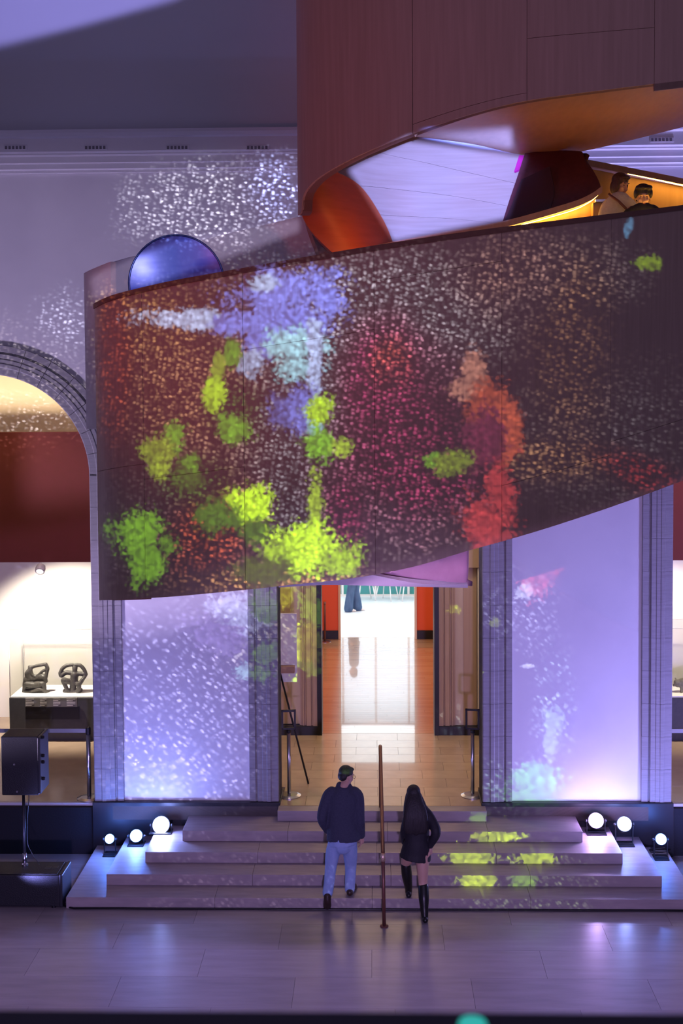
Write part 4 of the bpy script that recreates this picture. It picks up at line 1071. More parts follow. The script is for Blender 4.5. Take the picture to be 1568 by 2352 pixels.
# label rail on the left case
lx0 = at(57, 1605, 20.02).x; lx1 = at(177, 1605, 20.02).x
z1 = at(100, 1603, 20.02).z; z0_ = at(100, 1624, 20.02).z
lp = box('label_panel', L((0,0,0)) if False else (lx0-vc.location.x, -0.44, z0_-LZ), (lx1-vc.location.x, -0.40, z1-LZ), M_CASEPANEL, vc, 0.004)
for k, px in enumerate((59, 92, 122, 153)):
    for r in range(5):
        xx = at(px, 1605, 20.02).x-vc.location.x; wid = (0.135, 0.105, 0.115, 0.14)[k]*(1.0 if r % 3 != 1 else 0.72)
        zz = z1-LZ-0.018-r*0.026
        box('label_text', (xx, -0.4425, zz-0.006), (xx+wid, -0.4402, zz+0.004), M_PRINT, lp)
box('label_recess', (lx0-vc.location.x-0.01, -0.392, at(100,1652,20.07).z-LZ), (lx1-vc.location.x+0.02, -0.379, z0_-LZ-0.001), M_CASERECESS, vc)
cxr = at(1536, 1590, 20.06).x
vr, _z = vitrine(4.0, 6.2, 'glass display case with an animal carving, at the right edge')
# --- bronzes
def T(s, pts, r): return ('t', [Vector((x*s, y*s, z*s)) for x, y, z in pts], [q*s for q in r] if isinstance(r, list) else r*s)
def bronze(name, px, label, shapes, mt_=M_SCULPT, cat='sculpture', Y=20.1, py=1590):
    o = fused(name, shapes, mt_, None, 0.008, 2)
    p = at(px, py, Z=LZ+vzt); o.location = (p.x, p.y, LZ+vzt+0.002); tag(o, label, cat)
    return o
K = 1/143.0
def pxs_(pts, cx, by):    # shape profile in metres: right, depth, up
    return [Vector(((x-cx)*K, d, (by-y)*K)) for x, y, d in pts]
def tt(pts, r, cx, by): return ('t', pxs_(pts, cx, by), [q*K*(1.3 if cx < 1000 else 1.0) for q in r])
c1, b1_ = 82, 1592
sh = [tt([(54,1590,0), (80,1589,0), (110,1591,0)], [3.5,4.5,3.5], c1, b1_),
      tt([(54,1588,0), (58,1566,0.0), (68,1557,0)], [3,4,4.5], c1, b1_),
      tt([(60,1562,0), (80,1560,0.03), (100,1556,0.0), (106,1566,0)], [5.5,6.5,6,4], c1, b1_),
      tt([(62,1572,-0.04), (80,1574,-0.03), (100,1572,-0.03), (104,1588,-0.02)], [4.5,5.5,5,3.5], c1, b1_),
      tt([(58,1582,0.03), (84,1580,0.03), (102,1586,0.0)], [4,5.5,4], c1, b1_),
      tt([(66,1558,0), (64,1548,0), (70,1538,0), (69,1532,0)], [5,5.5,4.5,3.5], c1, b1_),
      ('e', pxs_([(69,1533,0)], c1, b1_)[0], (4.6*K, 4.6*K, 4.8*K)),
      tt([(70,1534,0), (88,1529,0.0), (106,1526,0)], [3.2,3.0,3.2], c1, b1_),
      tt([(107,1526,0), (111,1536,0), (109,1546,0.0), (107,1556,0)], [3.4,3.4,3.2,3.2], c1, b1_),
      tt([(108,1538,0), (98,1543,0), (91,1550,0), (80,1556,0)], [2.8,2.6,2.6,3.0], c1, b1_),
      tt([(72,1543,0), (76,1552,0), (90,1557,0)], [3.2,3,3.4], c1, b1_),
      tt([(76,1588,-0.05), (92,1583,-0.05), (108,1590,-0.04)], [2.6,3,2.6], c1, b1_)]
bronze('seated_bronze', 82, 'dark bronze of an angular reclining figure, left one in the glass case', sh)
c2, b2_ = 168, 1591
sh = [tt([(148,1588,0), (166,1590,0), (186,1586,0)], [4,5,4], c2, b2_),
      tt([(166,1590,0), (168,1578,0), (170,1566,0), (172,1550,0)], [5,6,7,7.5], c2, b2_),
      ('e', pxs_([(173,1534,0)], c2, b2_)[0], (6.5*K, 6*K, 8*K)), tt([(172,1545,0), (173,1538,0)], [4.5,4.5], c2, b2_),
      tt([(166,1546,0), (152,1545,0), (141,1552,0), (138,1545,0)], [4,4.2,4,3.5], c2, b2_),
      tt([(138,1548,0), (143,1536,0), (154,1528,0), (168,1526,0)], [3.4,3.6,3.6,3], c2, b2_),
      tt([(178,1547,0), (190,1548,0), (199,1549,0)], [4,4,3.6], c2, b2_),
      tt([(199,1549,0), (195,1538,0), (186,1528,0), (174,1526,0)], [3.4,3.4,3.4,3], c2, b2_),
      tt([(166,1568,0), (154,1562,-0.05), (147,1560,-0.06), (150,1572,-0.04), (156,1586,-0.03)], [5,5,4.4,4,3.6], c2, b2_),
      tt([(174,1568,0), (184,1570,-0.05), (192,1560,-0.05), (198,1552,0)], [5,4.5,3.6,3], c2, b2_),
      tt([(176,1570,0), (184,1576,-0.05), (180,1588,-0.04)], [4.5,4.2,3.8], c2, b2_)]
bronze('twisted_bronze', 168, 'dark bronze of a squatting figure with looped arms, right one in the glass case', sh)
c3, b3_ = 1580, 1572
sh = [tt([(1556,1552,0), (1572,1548,0), (1590,1550,0), (1604,1556,0)], [9,10.5,10.5,9], c3, b3_),
      ('e', pxs_([(1553,1549,0)], c3, b3_)[0], (7*K, 6.5*K, 7*K)), tt([(1552,1552,0), (1547,1556,0)], [4.5,3.2], c3, b3_),
      tt([(1564,1556,-0.03), (1563,1571,-0.03)], [4,3], c3, b3_), tt([(1572,1556,0.03), (1572,1571,0.03)], [4,3], c3, b3_),
      tt([(1594,1556,-0.03), (1595,1571,-0.03)], [4,3], c3, b3_), tt([(1602,1556,0.03), (1603,1571,0.03)], [4,3], c3, b3_),
      tt([(1553,1543,0.03), (1551,1540,0.03)], [2.2,1.6], c3, b3_)]
o = bronze('animal_carving', 1580, 'olive stone carving of a stocky four-legged animal in the right display case', sh, M_STONEBEAST)
# --- ceiling spotlight below the left bulkhead
p = at(91, 1301, 19.95); e = empty('ceiling_spotlight', (p.x, 20.0, 3.63)); tag(e, 'small round white spotlight under the maroon bulkhead in the left gallery', 'spotlight')
tube('stem', [(0,0,0), (0,0,-0.05)], 0.016, M_WHITE, e, 10)
lathe('lamp_head', [(0.03, -0.07), (0.07, -0.05), (0.08, 0.0), (0.075, 0.06), (0.06, 0.062)], (0,0,0), mat('lamp_white', (0.8,0.8,0.78), 0.35), e, 24, Matrix.Translation((0,0,-0.10)) @ Matrix.Rotation(2.3, 4, 'X'))
lathe('lamp_lens', [(0.055, 0.058), (0.055, 0.064)], (0,0,0), mat('lamp_glow', (1,1,1), 0.5, emit=(1,0.86,0.66), estr=4), e, 24, Matrix.Translation((0,0,-0.10)) @ Matrix.Rotation(2.3, 4, 'X'))
# --- post in the corridor
p = at(746, 1474, Z=LZ); e = empty('corridor_post', (p.x, p.y, LZ)); tag(e, 'thin copper barrier post against the orange wall inside the corridor', 'post')
lathe('base_plate', [(0.14, 0), (0.14, 0.012), (0.03, 0.03)], (0,0,0), M_STEEL, e, 24)
tube('post', [(0,0,0.02), (0,0,0.88)], 0.025, M_BRONZE, e, 12); lathe('post_cap', [(0.032, 0.86), (0.032, 0.9), (0.015, 0.91)], (0,0,0), M_STEEL, e, 12)
# --- chairs in the far room
M_CH = mat('white_chair', (0.82,0.82,0.80), 0.4)
def chair(px, rz, label):
    p = at(px, 1371, Z=LZ); e = empty('cafe_chair', (p.x, 33.6, LZ)); e.rotation_euler = (0, 0, rz); tag(e, label, 'chair', 'white chairs in the bright far room')
    for sx in (-1, 1):
        for sy in (-1, 1): tube('leg', [(sx*0.24, sy*0.22, 0), (sx*0.17, sy*0.16, 0.44)], 0.014, M_CH, e, 8)
    box('seat', (-0.22, -0.22, 0.44), (0.22, 0.22, 0.47), M_CH, e, 0.01)
    box('backrest', (-0.21, 0.18, 0.62), (0.21, 0.205, 0.86), M_CH, e, 0.01)
    for sx in (-1, 1): tube('back_post', [(sx*0.17, 0.18, 0.46), (sx*0.18, 0.20, 0.64)], 0.012, M_CH, e, 8)
chair(838, 0.3, 'white chair in the far room, first to the right of the walking legs')
chair(888, -0.5, 'white chair in the middle of the far room')
chair(938, 0.2, 'white chair in the far room nearest its right door jamb')
# --- gallery ledge close to the camera, and the small lamp clamped to it
q = at(784, 2337, 1.7)
lg = tag(box('gallery_ledge', (-1.2, 1.62, q.z-0.25), (1.2, 1.72, q.z), mat('ledge_dark', (0.020,0.018,0.030), 0.7), None, 0.006), 'dark gallery ledge blurred along the bottom edge of the picture', 'ledge')
tq = at(1085, 2345, 1.59); e = empty('clip_lamp', (tq.x, 1.59, q.z-0.20)); tag(e, 'small teal glowing lamp out of focus at the bottom edge', 'lamp')
zz = tq.z - (q.z-0.20)
lathe('lamp_body', [(0.02, 0.0), (0.024, 0.01), (0.022, zz-0.012), (0.018, zz-0.006)], (0,0,0), M_BLACK, e, 20)
lathe('lamp_lens', [(0.019, zz-0.006), (0.017, zz-0.001), (0.008, zz)], (0,0,0), mat('teal_lens', (0.1,0.8,0.6), 0.4, emit=(0.03,0.60,0.46), estr=0.55), e, 20)
box('clamp', (-0.012, 0.02, 0.02), (0.012, 0.032, 0.05), M_BLACK, e, 0.002)

# ================================================================ PEOPLE
M_SKIN = mat('skin', (0.55,0.33,0.25), 0.5); M_SKIN2 = mat('skin_warm', (0.48,0.28,0.20), 0.5)
M_NAVY = mat('navy_wool', (0.034,0.038,0.070), 0.85, noise=((60,60,60),(0.046,0.050,0.085),3,0.3,0.7), bump=((90,90,90),0.25))
M_DENIM = mat('blue_denim', (0.26,0.38,0.66), 0.8, noise=((14,14,5),(0.34,0.46,0.74),5,0.35,0.7), bump=((60,60,60),0.2))
M_DENIM2 = mat('dark_denim', (0.05,0.10,0.20), 0.8, noise=((14,14,5),(0.08,0.14,0.26),5,0.35,0.7))
M_SHOE = mat('brown_leather', (0.035,0.018,0.016), 0.4); M_BOOT = mat('black_leather', (0.008,0.008,0.009), 0.35)
M_BLKCLOTH = mat('black_jacket', (0.012,0.011,0.017), 0.7, bump=((60,60,60),0.2))
M_HAIRD = mat('dark_hair', (0.012,0.009,0.011), 0.5, noise=((60,60,8),(0.020,0.015,0.016),4,0.3,0.7), bump=((120,120,10),0.4))
M_HAIRB = mat('brown_hair', (0.045,0.022,0.014), 0.5, noise=((60,60,8),(0.08,0.04,0.025),4,0.3,0.7), bump=((120,120,10),0.4))
M_CREAMKNIT = mat('cream_knit', (0.66,0.60,0.46), 0.85, noise=((30,30,30),(0.58,0.52,0.40),4,0.3,0.7), bump=((70,70,70),0.4))
M_GREYCOAT = mat('grey_coat', (0.16,0.17,0.19), 0.85); M_LIP = mat('lip', (0.36,0.13,0.11), 0.5)
M_EYE = mat('eye', (0.03,0.02,0.02), 0.2); M_STRAP = mat('brown_strap', (0.16,0.06,0.035), 0.5)

def V(*a): return Vector(a)
def head_shapes(c, face, tilt=0.0, s=1.0):
    """skull, jaw, nose, brow, ears around c, looking along heading `face` (radians, 0 = +Y), nodding by tilt"""
    M = Matrix.Rotation(-face, 3, 'Z') @ Matrix.Rotation(-tilt, 3, 'X')
    P = lambda x, y, z: c + M @ V(x*s, y*s, z*s)
    r = (M.to_euler().x, M.to_euler().y, M.to_euler().z)
    sh = [('e', P(0, -0.012, 0.025), (0.074*s, 0.092*s, 0.092*s), r), ('e', P(0, 0.022, -0.045), (0.058*s, 0.066*s, 0.072*s), r),
          ('e', P(0, 0.058, -0.090), (0.030*s, 0.026*s, 0.024*s), r),
          ('t', [P(0, 0.082, 0.012), P(0, 0.098, -0.016), P(0, 0.104, -0.034)], [0.009*s, 0.013*s, 0.016*s]),
          ('e', P(0, 0.074, 0.030), (0.052*s, 0.016*s, 0.012*s), r),
          ('e', P(-0.035, 0.062, -0.028), (0.022*s, 0.020*s, 0.024*s), r), ('e', P(0.035, 0.062, -0.028), (0.022*s, 0.020*s, 0.024*s), r),
          ('e', P(-0.077, -0.005, -0.012), (0.010*s, 0.020*s, 0.032*s), r), ('e', P(0.077, -0.005, -0.012), (0.010*s, 0.020*s, 0.032*s), r)]
    return sh, P, r
def face_bits(P, r, s, parent):
    for sx in (-1, 1):
        o = fused('eye', [('e', P(sx*0.031, 0.078, 0.008), (0.011*s, 0.007*s, 0.005*s), r)], M_EYE, parent, 0.003, 1)
        fused('eyebrow', [('e', P(sx*0.032, 0.086, 0.034), (0.020*s, 0.006*s, 0.005*s), r)], M_HAIRD, parent, 0.003, 1)
    fused('mouth', [('e', P(0, 0.088, -0.064), (0.024*s, 0.008*s, 0.008*s), r)], M_LIP, parent, 0.003, 1)
def hand(wrist, direction, side, curl=0.5, palmn=None):
    """palm, four unequal bent fingers and a thumb leaving the side of the palm"""
    d = Vector(direction).normalized()
    n = Vector(palmn if palmn else (-side, 0, 0)); n = (n - d*n.dot(d)).normalized()   # palm faces n
    t = n.cross(d)*side                                                              # thumb side
    if t.dot(V(0, 1, 0)) < -0.3: t = -t
    w = Vector(wrist)
    sh = [('t', [w, w+d*0.045, w+d*0.088], [(0.024, 0.024), (0.034, 0.026), (0.036, 0.022)])]
    for k, (off, ln) in enumerate(((0.030, 0.072), (0.010, 0.082), (-0.010, 0.076), (-0.030, 0.058))):
        b = w + d*0.085 + t*off
        q1 = b + (d*math.cos(curl*0.6)+n*math.sin(curl*0.6))*ln*0.42
        q2 = q1 + (d*math.cos(curl*1.4)+n*math.sin(curl*1.4))*ln*0.33
        q3 = q2 + (d*math.cos(curl*2.1)+n*math.sin(curl*2.1))*ln*0.25
        sh.append(('t', [b-d*0.02, b, q1, q2, q3], [0.010, 0.0098, 0.0092, 0.0085, 0.007]))
    b = w + d*0.022 + t*0.024
    q1 = b + (d*0.6+t*0.7+n*0.25).normalized()*0.036; q2 = q1 + (d*0.9+t*0.25+n*0.35).normalized()*0.030
    sh.append(('t', [w+d*0.01+t*0.012, b, q1, q2], [0.014, 0.0125, 0.0108, 0.008]))
    return sh
def shoe(name, ankle, toe, mt_, parent, sole=0.012, heel=0.0, w=0.045):
    a, t = Vector(ankle), Vector(toe)
    d = (t-a); d.z = 0; d.normalize()
    h = a - d*0.055; h.z = a.z-0.075
    sh = [('t', [h+V(0,0,0.03), a+V(0,0,-0.045)+d*0.03, a+d*0.13+V(0,0,t.z+0.035-a.z), t+V(0,0,0.022)], [(0.036, 0.034), (0.042, 0.046), (w, 0.036), (0.036, 0.022)]),
          ('t', [a+V(0,0,-0.06), a+V(0,0,0.02)], [0.042, 0.045])]
    return fused(name, sh, mt_, parent, 0.006, 3)

# ---- man walking up the steps, seen from behind
man = empty('person', at(778, 2070, Z=RZ)); man.location.z = 0
tag(man, 'person in a dark wool jacket and blue jeans walking up the steps', 'person', 'visitors in the hall')
rt = man
BY = 15.22
def J(x, y, Y): return at(x, y, Y)
hc = J(795, 1782, BY+0.06)
hs_, HP, hr_ = head_shapes(hc, math.radians(48), 0.30, 1.02)
sL, sR = J(756, 1822, BY), J(819, 1822, BY+0.02)
eL, wL = J(739, 1878, BY-0.07), J(752, 1908, BY+0.10)
eR, wR = J(826, 1880, BY-0.05), J(829, 1920, BY+0.04)
pel = J(785, 1925, BY-0.02)
hipL, hipR = J(770, 1935, BY-0.02), J(803, 1935, BY)
kL, aL = J(759, 1995, BY+0.03), J(752, 2058, BY-0.13)
kR, aR = J(805, 1992, BY+0.16), J(803, 2046, BY+0.10)
body = hs_ + [('t', [hc+V(0,-0.02,-0.06), J(789, 1808, BY+0.0), J(788, 1830, BY)], [0.056, 0.058, 0.08]),
     ('t', [J(788, 1825, BY), J(787, 1870, BY), pel], [(0.17, 0.10), (0.15, 0.10), (0.15, 0.10)]),
     ('t', [sL, eL, wL], [0.05, 0.04, 0.03]), ('t', [sR, eR, wR], [0.05, 0.04, 0.03]),
     ('t', [hipL, kL, aL], [0.075, 0.05, 0.038]), ('t', [hipR, kR, aR], [0.075, 0.05, 0.038])]
body += hand(wR, (0.05, 0.12, -1), 1, 0.5, (-1, 0.2, 0)) + hand(wL, (0.25, 0.45, -0.8), -1, 0.4, (1, 0, 0))
bo = sub(fused('body', body, M_SKIN, None, 0.0075, 2), man)
jk = [('t', [J(790, 1806, BY+0.0), J(789, 1816, BY), J(788, 1832, BY-0.01), J(786, 1865, BY-0.01), J(788, 1905, BY-0.01), J(789, 1929, BY-0.01)],
       [(0.07, 0.07), (0.13, 0.09), (0.19, 0.115), (0.195, 0.13), (0.20, 0.135), (0.213, 0.14)], 's', 'flat'),
      ('t', [sL+V(0.03,0,0.01), sL+V(-0.02,0,-0.06), eL, wL+V(0,0,0.01)], [0.075, 0.077, 0.062, 0.052]),
      ('t', [sR+V(-0.03,0,0.01), sR+V(0.015,0,-0.06), eR, wR+V(0,0,0.012)], [0.075, 0.075, 0.060, 0.052]),
      ('t', [J(781, 1805, BY+0.02), J(798, 1806, BY+0.03)], [0.055, 0.055])]
sub(fused('jacket', jk, M_NAVY, None, 0.011, 4), man)
jn = [('t', [pel+V(0,0,0.03), J(786, 1938, BY-0.02)], [(0.175, 0.125), (0.175, 0.13)]),
      ('t', [hipL+V(0.01,0,0), J(764, 1960, BY+0.01), kL, J(756, 2025, BY-0.04), aL+V(0,0,0.035)], [0.098, 0.090, 0.072, 0.066, 0.064]),
      ('t', [hipR+V(-0.01,0,0), J(804, 1960, BY+0.08), kR, J(804, 2020, BY+0.12), aR+V(0,0,0.02)], [0.098, 0.090, 0.072, 0.066, 0.064])]
sub(fused('jeans', jn, M_DENIM, None, 0.010, 4), man)
# left shoe: heel raised, toe on the floor; right shoe flat on the first step
sub(fused('shoe', [('t', [aL+V(0,-0.03,0.02), aL+V(0,-0.035,-0.05), aL+V(-0.005,0.02,-0.12), V(aL.x-0.01, aL.y+0.075, 0.035)], [(0.046, 0.050), (0.044, 0.044), (0.050, 0.040), (0.044, 0.026)])], M_SHOE, None, 0.006, 3), man)
sub(fused('shoe', [('t', [V(aR.x, aR.y-0.06, RZ+0.045), V(aR.x+0.01, aR.y+0.03, RZ+0.05), V(aR.x+0.04, aR.y+0.13, RZ+0.034), V(aR.x+0.05, aR.y+0.20, RZ+0.026)], [(0.042, 0.040), (0.046, 0.046), (0.050, 0.032), (0.036, 0.022)]),
     ('t', [V(aR.x, aR.y-0.02, RZ+0.05), aR+V(0,0,0.02)], [0.048, 0.050])], M_SHOE, None, 0.006, 3), man)
hair = [('e', HP(0, -0.022, 0.045), (0.083, 0.096, 0.085), hr_), ('e', HP(0, -0.06, -0.005), (0.070, 0.050, 0.066), hr_), ('e', HP(0, 0.035, 0.090), (0.060, 0.045, 0.026), hr_)]
sub(fused('hair', hair, M_HAIRD, None, 0.006, 2), man)
gl = bmesh.new()
for sx in (-1, 1):
    c = HP(sx*0.033, 0.098, 0.006); bm_tube(gl, [c + (HP(0.024*math.cos(a), 0, 0.020*math.sin(a))-HP(0,0,0)) for a in [2*math.pi*k/14 for k in range(15)]], 0.0022, 6)
    bm_tube(gl, [HP(sx*0.057, 0.095, 0.008), HP(sx*0.080, 0.0, 0.006)], 0.002, 6)
sub(from_bm('glasses', gl, M_BLACK), man)

# ---- woman walking up, long dark hair, skirt and knee boots
wom = empty('person', at(958, 2095, Z=0.0)); wom.location.z = 0
tag(wom, 'person with long black hair, short black skirt and knee boots at the steps', 'person', 'visitors in the hall')
BY = 15.05
hc = J(949, 1825, BY+0.04)
hs_, HP, hr_ = head_shapes(hc, math.radians(-12), 0.22, 0.96)
sL, sR = J(937, 1863, BY), J(983, 1866, BY)
eL, wL = J(929, 1908, BY+0.04), J(930, 1935, BY+0.22)
eR, wR = J(1001, 1912, BY-0.10), J(987, 1944, BY-0.04)
pel = J(957, 1942, BY-0.02)
hipL, hipR = J(943, 1955, BY), J(969, 1955, BY-0.03)
kL, aL = J(931, 1985, BY+0.14), J(938, 2042, BY+0.20)
kR, aR = J(971, 2028, BY-0.08), J(975, 2103, BY-0.20)
body = hs_ + [('t', [hc+V(0,-0.02,-0.06), J(952, 1850, BY), J(956, 1868, BY)], [0.048, 0.048, 0.06]),
     ('t', [J(957, 1862, BY), J(958, 1905, BY), pel], [(0.13, 0.08), (0.105, 0.08), (0.14, 0.10)]),
     ('t', [sL, eL, wL], [0.04, 0.033, 0.024]), ('t', [sR, eR, wR], [0.04, 0.033, 0.024]),
     ('t', [hipL, J(936, 1972, BY+0.07), kL, J(934, 2010, BY+0.14), aL], [0.088, 0.074, 0.056, 0.052, 0.034]),
     ('t', [hipR, J(970, 1990, BY-0.06), kR, J(973, 2060, BY-0.15), aR], [0.090, 0.076, 0.056, 0.054, 0.034])]
body += hand(wR, (-0.05, -0.15, -1), 1, 0.7, (-1, 0.1, 0)) + hand(wL, (0.0, 0.6, -0.6), -1, 0.6, (1, 0, 0))
sub(fused('body', body, M_SKIN, None, 0.0075, 2), wom)
jk = [('t', [J(954, 1856, BY), J(957, 1864, BY-0.01), J(958, 1890, BY-0.02), J(958, 1915, BY-0.02), J(957, 1932, BY-0.02)], [(0.09, 0.07), (0.155, 0.09), (0.155, 0.105), (0.145, 0.105), (0.15, 0.11)], 's', 'flat'),
      ('t', [sL+V(0.02,0,0), eL, wL], [0.058, 0.055, 0.045]), ('t', [sR+V(-0.02,0,0), sR+V(0.03,-0.02,-0.08), eR, wR+V(0,0,0.01)], [0.058, 0.064, 0.060, 0.043])]
sub(fused('jacket', jk, M_BLKCLOTH, None, 0.011, 4), wom)
sk = [('t', [J(957, 1922, BY-0.02), J(957, 1938, BY-0.02), J(955, 1958, BY-0.0), J(953, 1972, BY+0.0)], [(0.135, 0.10), (0.165, 0.125), (0.185, 0.15), (0.192, 0.165)], 's', 'flat')]
sub(fused('skirt', sk, M_BLKCLOTH, None, 0.011, 3), wom)
sub(fused('boot', [('t', [J(932, 1986, BY+0.13), J(934, 2010, BY+0.15), J(937, 2032, BY+0.18), aL+V(0,0,0.0), V(aL.x, aL.y, RZ+0.06)], [0.064, 0.064, 0.052, 0.045, 0.043]),
     ('t', [V(aL.x, aL.y-0.05, RZ+0.04), V(aL.x, aL.y+0.05, RZ+0.045), V(aL.x+0.0, aL.y+0.15, RZ+0.026)], [(0.036, 0.036), (0.042, 0.040), (0.030, 0.022)])], M_BOOT, None, 0.006, 3), wom)
sub(fused('boot', [('t', [J(972, 2036, BY-0.09), J(973, 2062, BY-0.15), J(974, 2085, BY-0.18), aR, V(aR.x, aR.y, 0.065)], [0.064, 0.064, 0.050, 0.044, 0.043]),
     ('t', [V(aR.x+0.005, aR.y-0.05, 0.038), V(aR.x, aR.y+0.05, 0.045), V(aR.x-0.015, aR.y+0.15, 0.026)], [(0.036, 0.034), (0.042, 0.040), (0.030, 0.022)])], M_BOOT, None, 0.006, 3), wom)
hair = [('e', HP(0, -0.018, 0.035), (0.084, 0.098, 0.090), hr_),
        ('t', [HP(0, -0.05, 0.03), J(951, 1845, BY-0.07), J(954, 1872, BY-0.12), J(955, 1900, BY-0.13), J(955, 1915, BY-0.13)], [(0.080, 0.055), (0.115, 0.058), (0.145, 0.05), (0.150, 0.042), (0.125, 0.026)]),
        ('t', [HP(-0.07, 0.0, 0.0), J(933, 1850, BY), J(930, 1875, BY-0.04)], [0.03, 0.034, 0.024]), ('t', [HP(0.07, 0.0, 0.0), J(972, 1850, BY), J(980, 1876, BY-0.06)], [0.03, 0.036, 0.026])]
sub(fused('hair', hair, M_HAIRD, None, 0.009, 3), wom)

# ---- walker in the bright room at the end of the corridor
wk = empty('person', at(812, 1404, Z=LZ)); wk.location.z = LZ
tag(wk, 'person in wide blue jeans walking across the bright room beyond the corridor', 'person')
BY = wk.location.y; ox = wk.location.x
G = lambda x, y, z: V(ox+x, BY+y, LZ+z)
hs_, HP, hr_ = head_shapes(G(-0.02, 0, 1.58), math.radians(-90), 0.1, 1.0)
body = hs_ + [('t', [G(-0.02,0,1.52), G(0,0,1.42), G(0,0,1.30)], [0.05, 0.055, 0.09]), ('t', [G(0,0,1.36), G(0,0,1.15), G(0,0,0.92)], [(0.10, 0.17), (0.09, 0.14), (0.10, 0.15)]),
     ('t', [G(0,-0.18,1.34), G(0.05,-0.22,1.08), G(-0.05,-0.2,0.86)], [0.045, 0.038, 0.028]), ('t', [G(0,0.18,1.34), G(-0.03,0.22,1.08), G(0.03,0.2,0.86)], [0.045, 0.038, 0.028]),
     ('t', [G(0,-0.08,0.90), G(-0.10,-0.08,0.50), G(-0.13,-0.08,0.09)], [0.08, 0.052, 0.036]), ('t', [G(0,0.08,0.90), G(0.06,0.08,0.5), G(0.10,0.08,0.09)], [0.08, 0.052, 0.036])]
body += hand(G(-0.05,-0.2,0.86), (-0.1, 0, -1), 1, 0.5) + hand(G(0.03,0.2,0.86), (-0.1, 0, -1), -1, 0.5)
sub(fused('body', body, M_SKIN, None, 0.011, 2), wk)
sub(fused('coat', [('t', [G(0,0,1.42), G(0,0,1.36), G(0,0,1.15), G(0,0,0.92), G(0,0,0.78)], [(0.07, 0.08), (0.12, 0.19), (0.13, 0.18), (0.14, 0.19), (0.16, 0.2)], 's', 'flat'),
     ('t', [G(0,-0.18,1.34), G(0.05,-0.22,1.08), G(-0.05,-0.2,0.88)], [0.062, 0.056, 0.048]), ('t', [G(0,0.18,1.34), G(-0.03,0.22,1.08), G(0.03,0.2,0.88)], [0.062, 0.056, 0.048])], M_GREYCOAT, None, 0.015, 2), wk)
sub(fused('jeans', [('t', [G(0,0,0.95), G(0,0,0.86)], [(0.13, 0.17), (0.13, 0.17)]), ('t', [G(-0.01,-0.08,0.86), G(-0.08,-0.08,0.50), G(-0.13,-0.08,0.08)], [0.105, 0.10, 0.12]),
     ('t', [G(0.01,0.08,0.86), G(0.05,0.08,0.5), G(0.10,0.08,0.08)], [0.105, 0.10, 0.12])], M_DENIM2, None, 0.015, 2), wk)
for x, y in ((-0.13, -0.08), (0.10, 0.08)):
    sub(fused('shoe', [('t', [G(x-0.05, y, 0.04), G(x+0.06, y, 0.045), G(x+0.17, y, 0.028)], [0.036, 0.042, 0.026])], M_WHITE, None, 0.007, 2), wk)
sub(fused('hair', [('e', HP(0, -0.02, 0.04), (0.082, 0.096, 0.088), hr_), ('e', HP(0, -0.06, -0.03), (0.07, 0.05, 0.09), hr_)], M_HAIRB, None, 0.008, 2), wk)

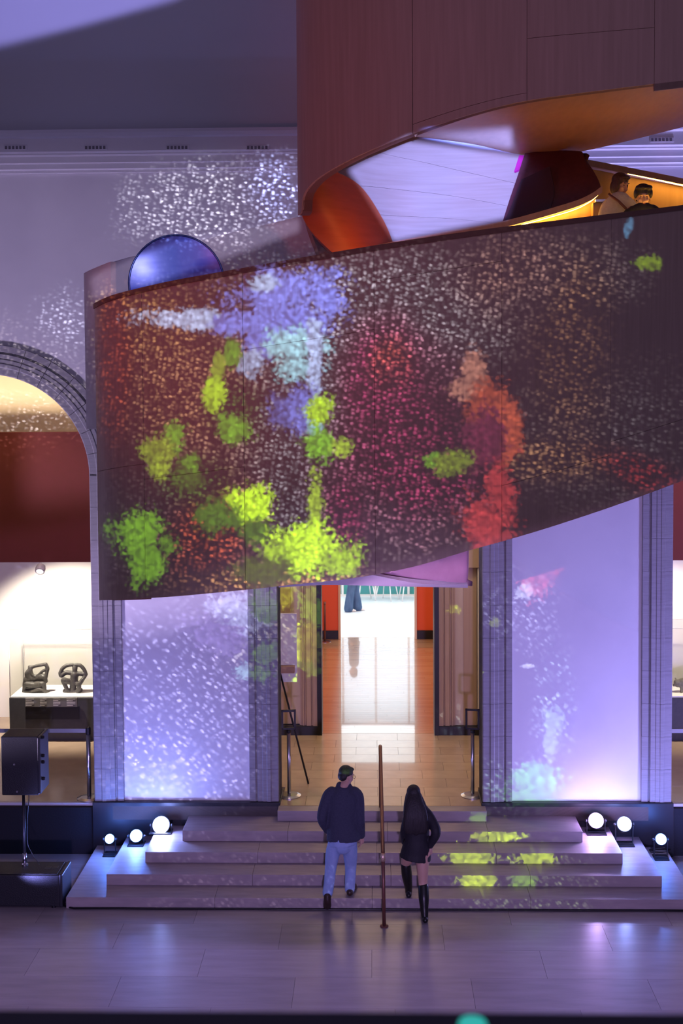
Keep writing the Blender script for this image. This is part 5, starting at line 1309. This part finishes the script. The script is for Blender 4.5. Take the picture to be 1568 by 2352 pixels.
# ---- two people leaning on the staircase parapet
def bust(name_label, hx, hy, Y, face, tilt, sl, sr, top_mt, hair_shapes, skin, hair_mt, s, floor_z):
    hc = at(hx, hy, Y)
    root = empty('person', (hc.x, Y, floor_z)); tag(root, name_label, 'person', 'visitors on the staircase')
    hs_, HP, hr_ = head_shapes(hc, face, tilt, s)
    pl = V(hc.x-0.03, Y+0.03, floor_z+0.95)
    neck = V((sl.x+sr.x)/2, Y+0.01, (sl.z+sr.z)/2+0.05)
    chest = V((sl.x+sr.x)/2, Y+0.01, (sl.z+sr.z)/2-0.20)
    eL, eR = sl+V(-0.07,-0.02,-0.28), sr+V(0.07,-0.02,-0.28); wL, wR = eL+V(0.06,-0.20,-0.10), eR+V(-0.06,-0.20,-0.10)
    body = hs_ + [('t', [hc+V(0,0.01,-0.06), neck, chest], [0.052, 0.055, 0.10]), ('t', [chest+V(0,0,0.12), chest, pl], [(0.15, 0.09), (0.145, 0.10), (0.15, 0.11)]),
        ('t', [sl, eL, wL], [0.045, 0.038, 0.027]), ('t', [sr, eR, wR], [0.045, 0.038, 0.027])]
    for sx in (-1, 1): body.append(('t', [pl+V(sx*0.09,0,0), V(pl.x+sx*0.1, Y+0.02, floor_z+0.5), V(pl.x+sx*0.1, Y+0.04, floor_z+0.06)], [0.085, 0.055, 0.04]))
    body += hand(wL, (0.15, -0.5, -0.3), -1, 0.6, (0, 0, -1)) + hand(wR, (-0.15, -0.5, -0.3), 1, 0.6, (0, 0, -1))
    sub(fused('body', body, skin, None, 0.0075, 2), root)
    sub(fused('top', [('t', [neck+V(0,0,-0.01), (sl+sr)/2+V(0,0,0.0), chest, pl+V(0,0,0.05), pl+V(0,0,-0.10)], [(0.07, 0.065), (0.15, 0.10), (0.20, 0.135), (0.19, 0.14), (0.2, 0.15)], 's', 'flat'),
        ('t', [sl+V(0.03,0,-0.02), sl+V(-0.02,0,-0.08), eL, wL], [0.075, 0.078, 0.066, 0.048]), ('t', [sr+V(-0.03,0,-0.02), sr+V(0.02,0,-0.08), eR, wR], [0.075, 0.078, 0.066, 0.048])], top_mt, None, 0.011, 4), root)
    sub(fused('trousers', [('t', [pl+V(0,0,0.0), pl+V(0,0,-0.12)], [(0.17, 0.13), (0.17, 0.13)])] + [('t', [pl+V(sx*0.085,0,-0.06), V(pl.x+sx*0.1, Y+0.02, floor_z+0.5), V(pl.x+sx*0.1, Y+0.04, floor_z+0.07)], [0.095, 0.075, 0.065]) for sx in (-1, 1)], M_DENIM2, None, 0.016, 2), root)
    for sx in (-1, 1): sub(fused('shoe', [('t', [V(pl.x+sx*0.1, Y+0.08, floor_z+0.04), V(pl.x+sx*0.1, Y, floor_z+0.045), V(pl.x+sx*0.11, Y-0.13, floor_z+0.028)], [0.036, 0.042, 0.026])], M_BOOT, None, 0.008, 2), root)
    sub(fused('hair', [(k[0], HP(*k[1]), tuple(q*s for q in k[2]), hr_) for k in hair_shapes], hair_mt, None, 0.005, 2), root)
    fb = empty('tmp'); face_bits(HP, hr_, s, fb)
    for o in list(fb.children): o.parent = None; sub(o, root)
    bpy.data.objects.remove(fb)
    return root, HP, chest, neck
UY = 13.72
w2, HPw, ch, nk = bust('person in a cream jumper with a brown shoulder strap behind the staircase parapet', 1424, 424, UY+0.27, math.radians(140), 0.35, at(1398, 463, UY+0.27), at(1444, 462, UY+0.19), M_CREAMKNIT,
     [('e', (0, -0.02, 0.045), (0.084, 0.100, 0.088)), ('e', (0, -0.055, -0.03), (0.078, 0.055, 0.095)), ('e', (-0.072, 0.005, -0.02), (0.020, 0.050, 0.085)), ('e', (0.072, 0.005, -0.02), (0.020, 0.050, 0.085)), ('e', (0, 0.05, 0.092), (0.062, 0.040, 0.028))], M_SKIN2, M_HAIRB, 0.98, fz)
sub(tube('bag_strap', [at(1397, 446, UY+0.14), at(1420, 462, UY+0.07), at(1440, 482, UY+0.05), at(1452, 500, UY+0.06)], 0.014, M_STRAP, None, 8), w2)
bust('dark-haired person in a black jacket looking down over the staircase parapet', 1476, 452, UY-0.28, math.radians(185), 0.25, at(1447, 484, UY-0.28), at(1503, 481, UY-0.28), M_BLKCLOTH,
     [('e', (0, -0.02, 0.052), (0.090, 0.100, 0.086)), ('e', (0, -0.055, 0.0), (0.082, 0.058, 0.075)), ('e', (-0.05, 0.040, 0.098), (0.040, 0.045, 0.030)), ('e', (0.045, 0.045, 0.100), (0.042, 0.045, 0.028)), ('e', (0.0, 0.058, 0.104), (0.032, 0.034, 0.026)), ('e', (-0.078, 0.012, 0.035), (0.020, 0.045, 0.050)), ('e', (0.078, 0.012, 0.035), (0.020, 0.045, 0.050))], M_SKIN2, M_HAIRD, 1.0, fz)

bpy.data.scenes.remove(WORK); bpy.data.batch_remove([JIG] + JIG_OLD)
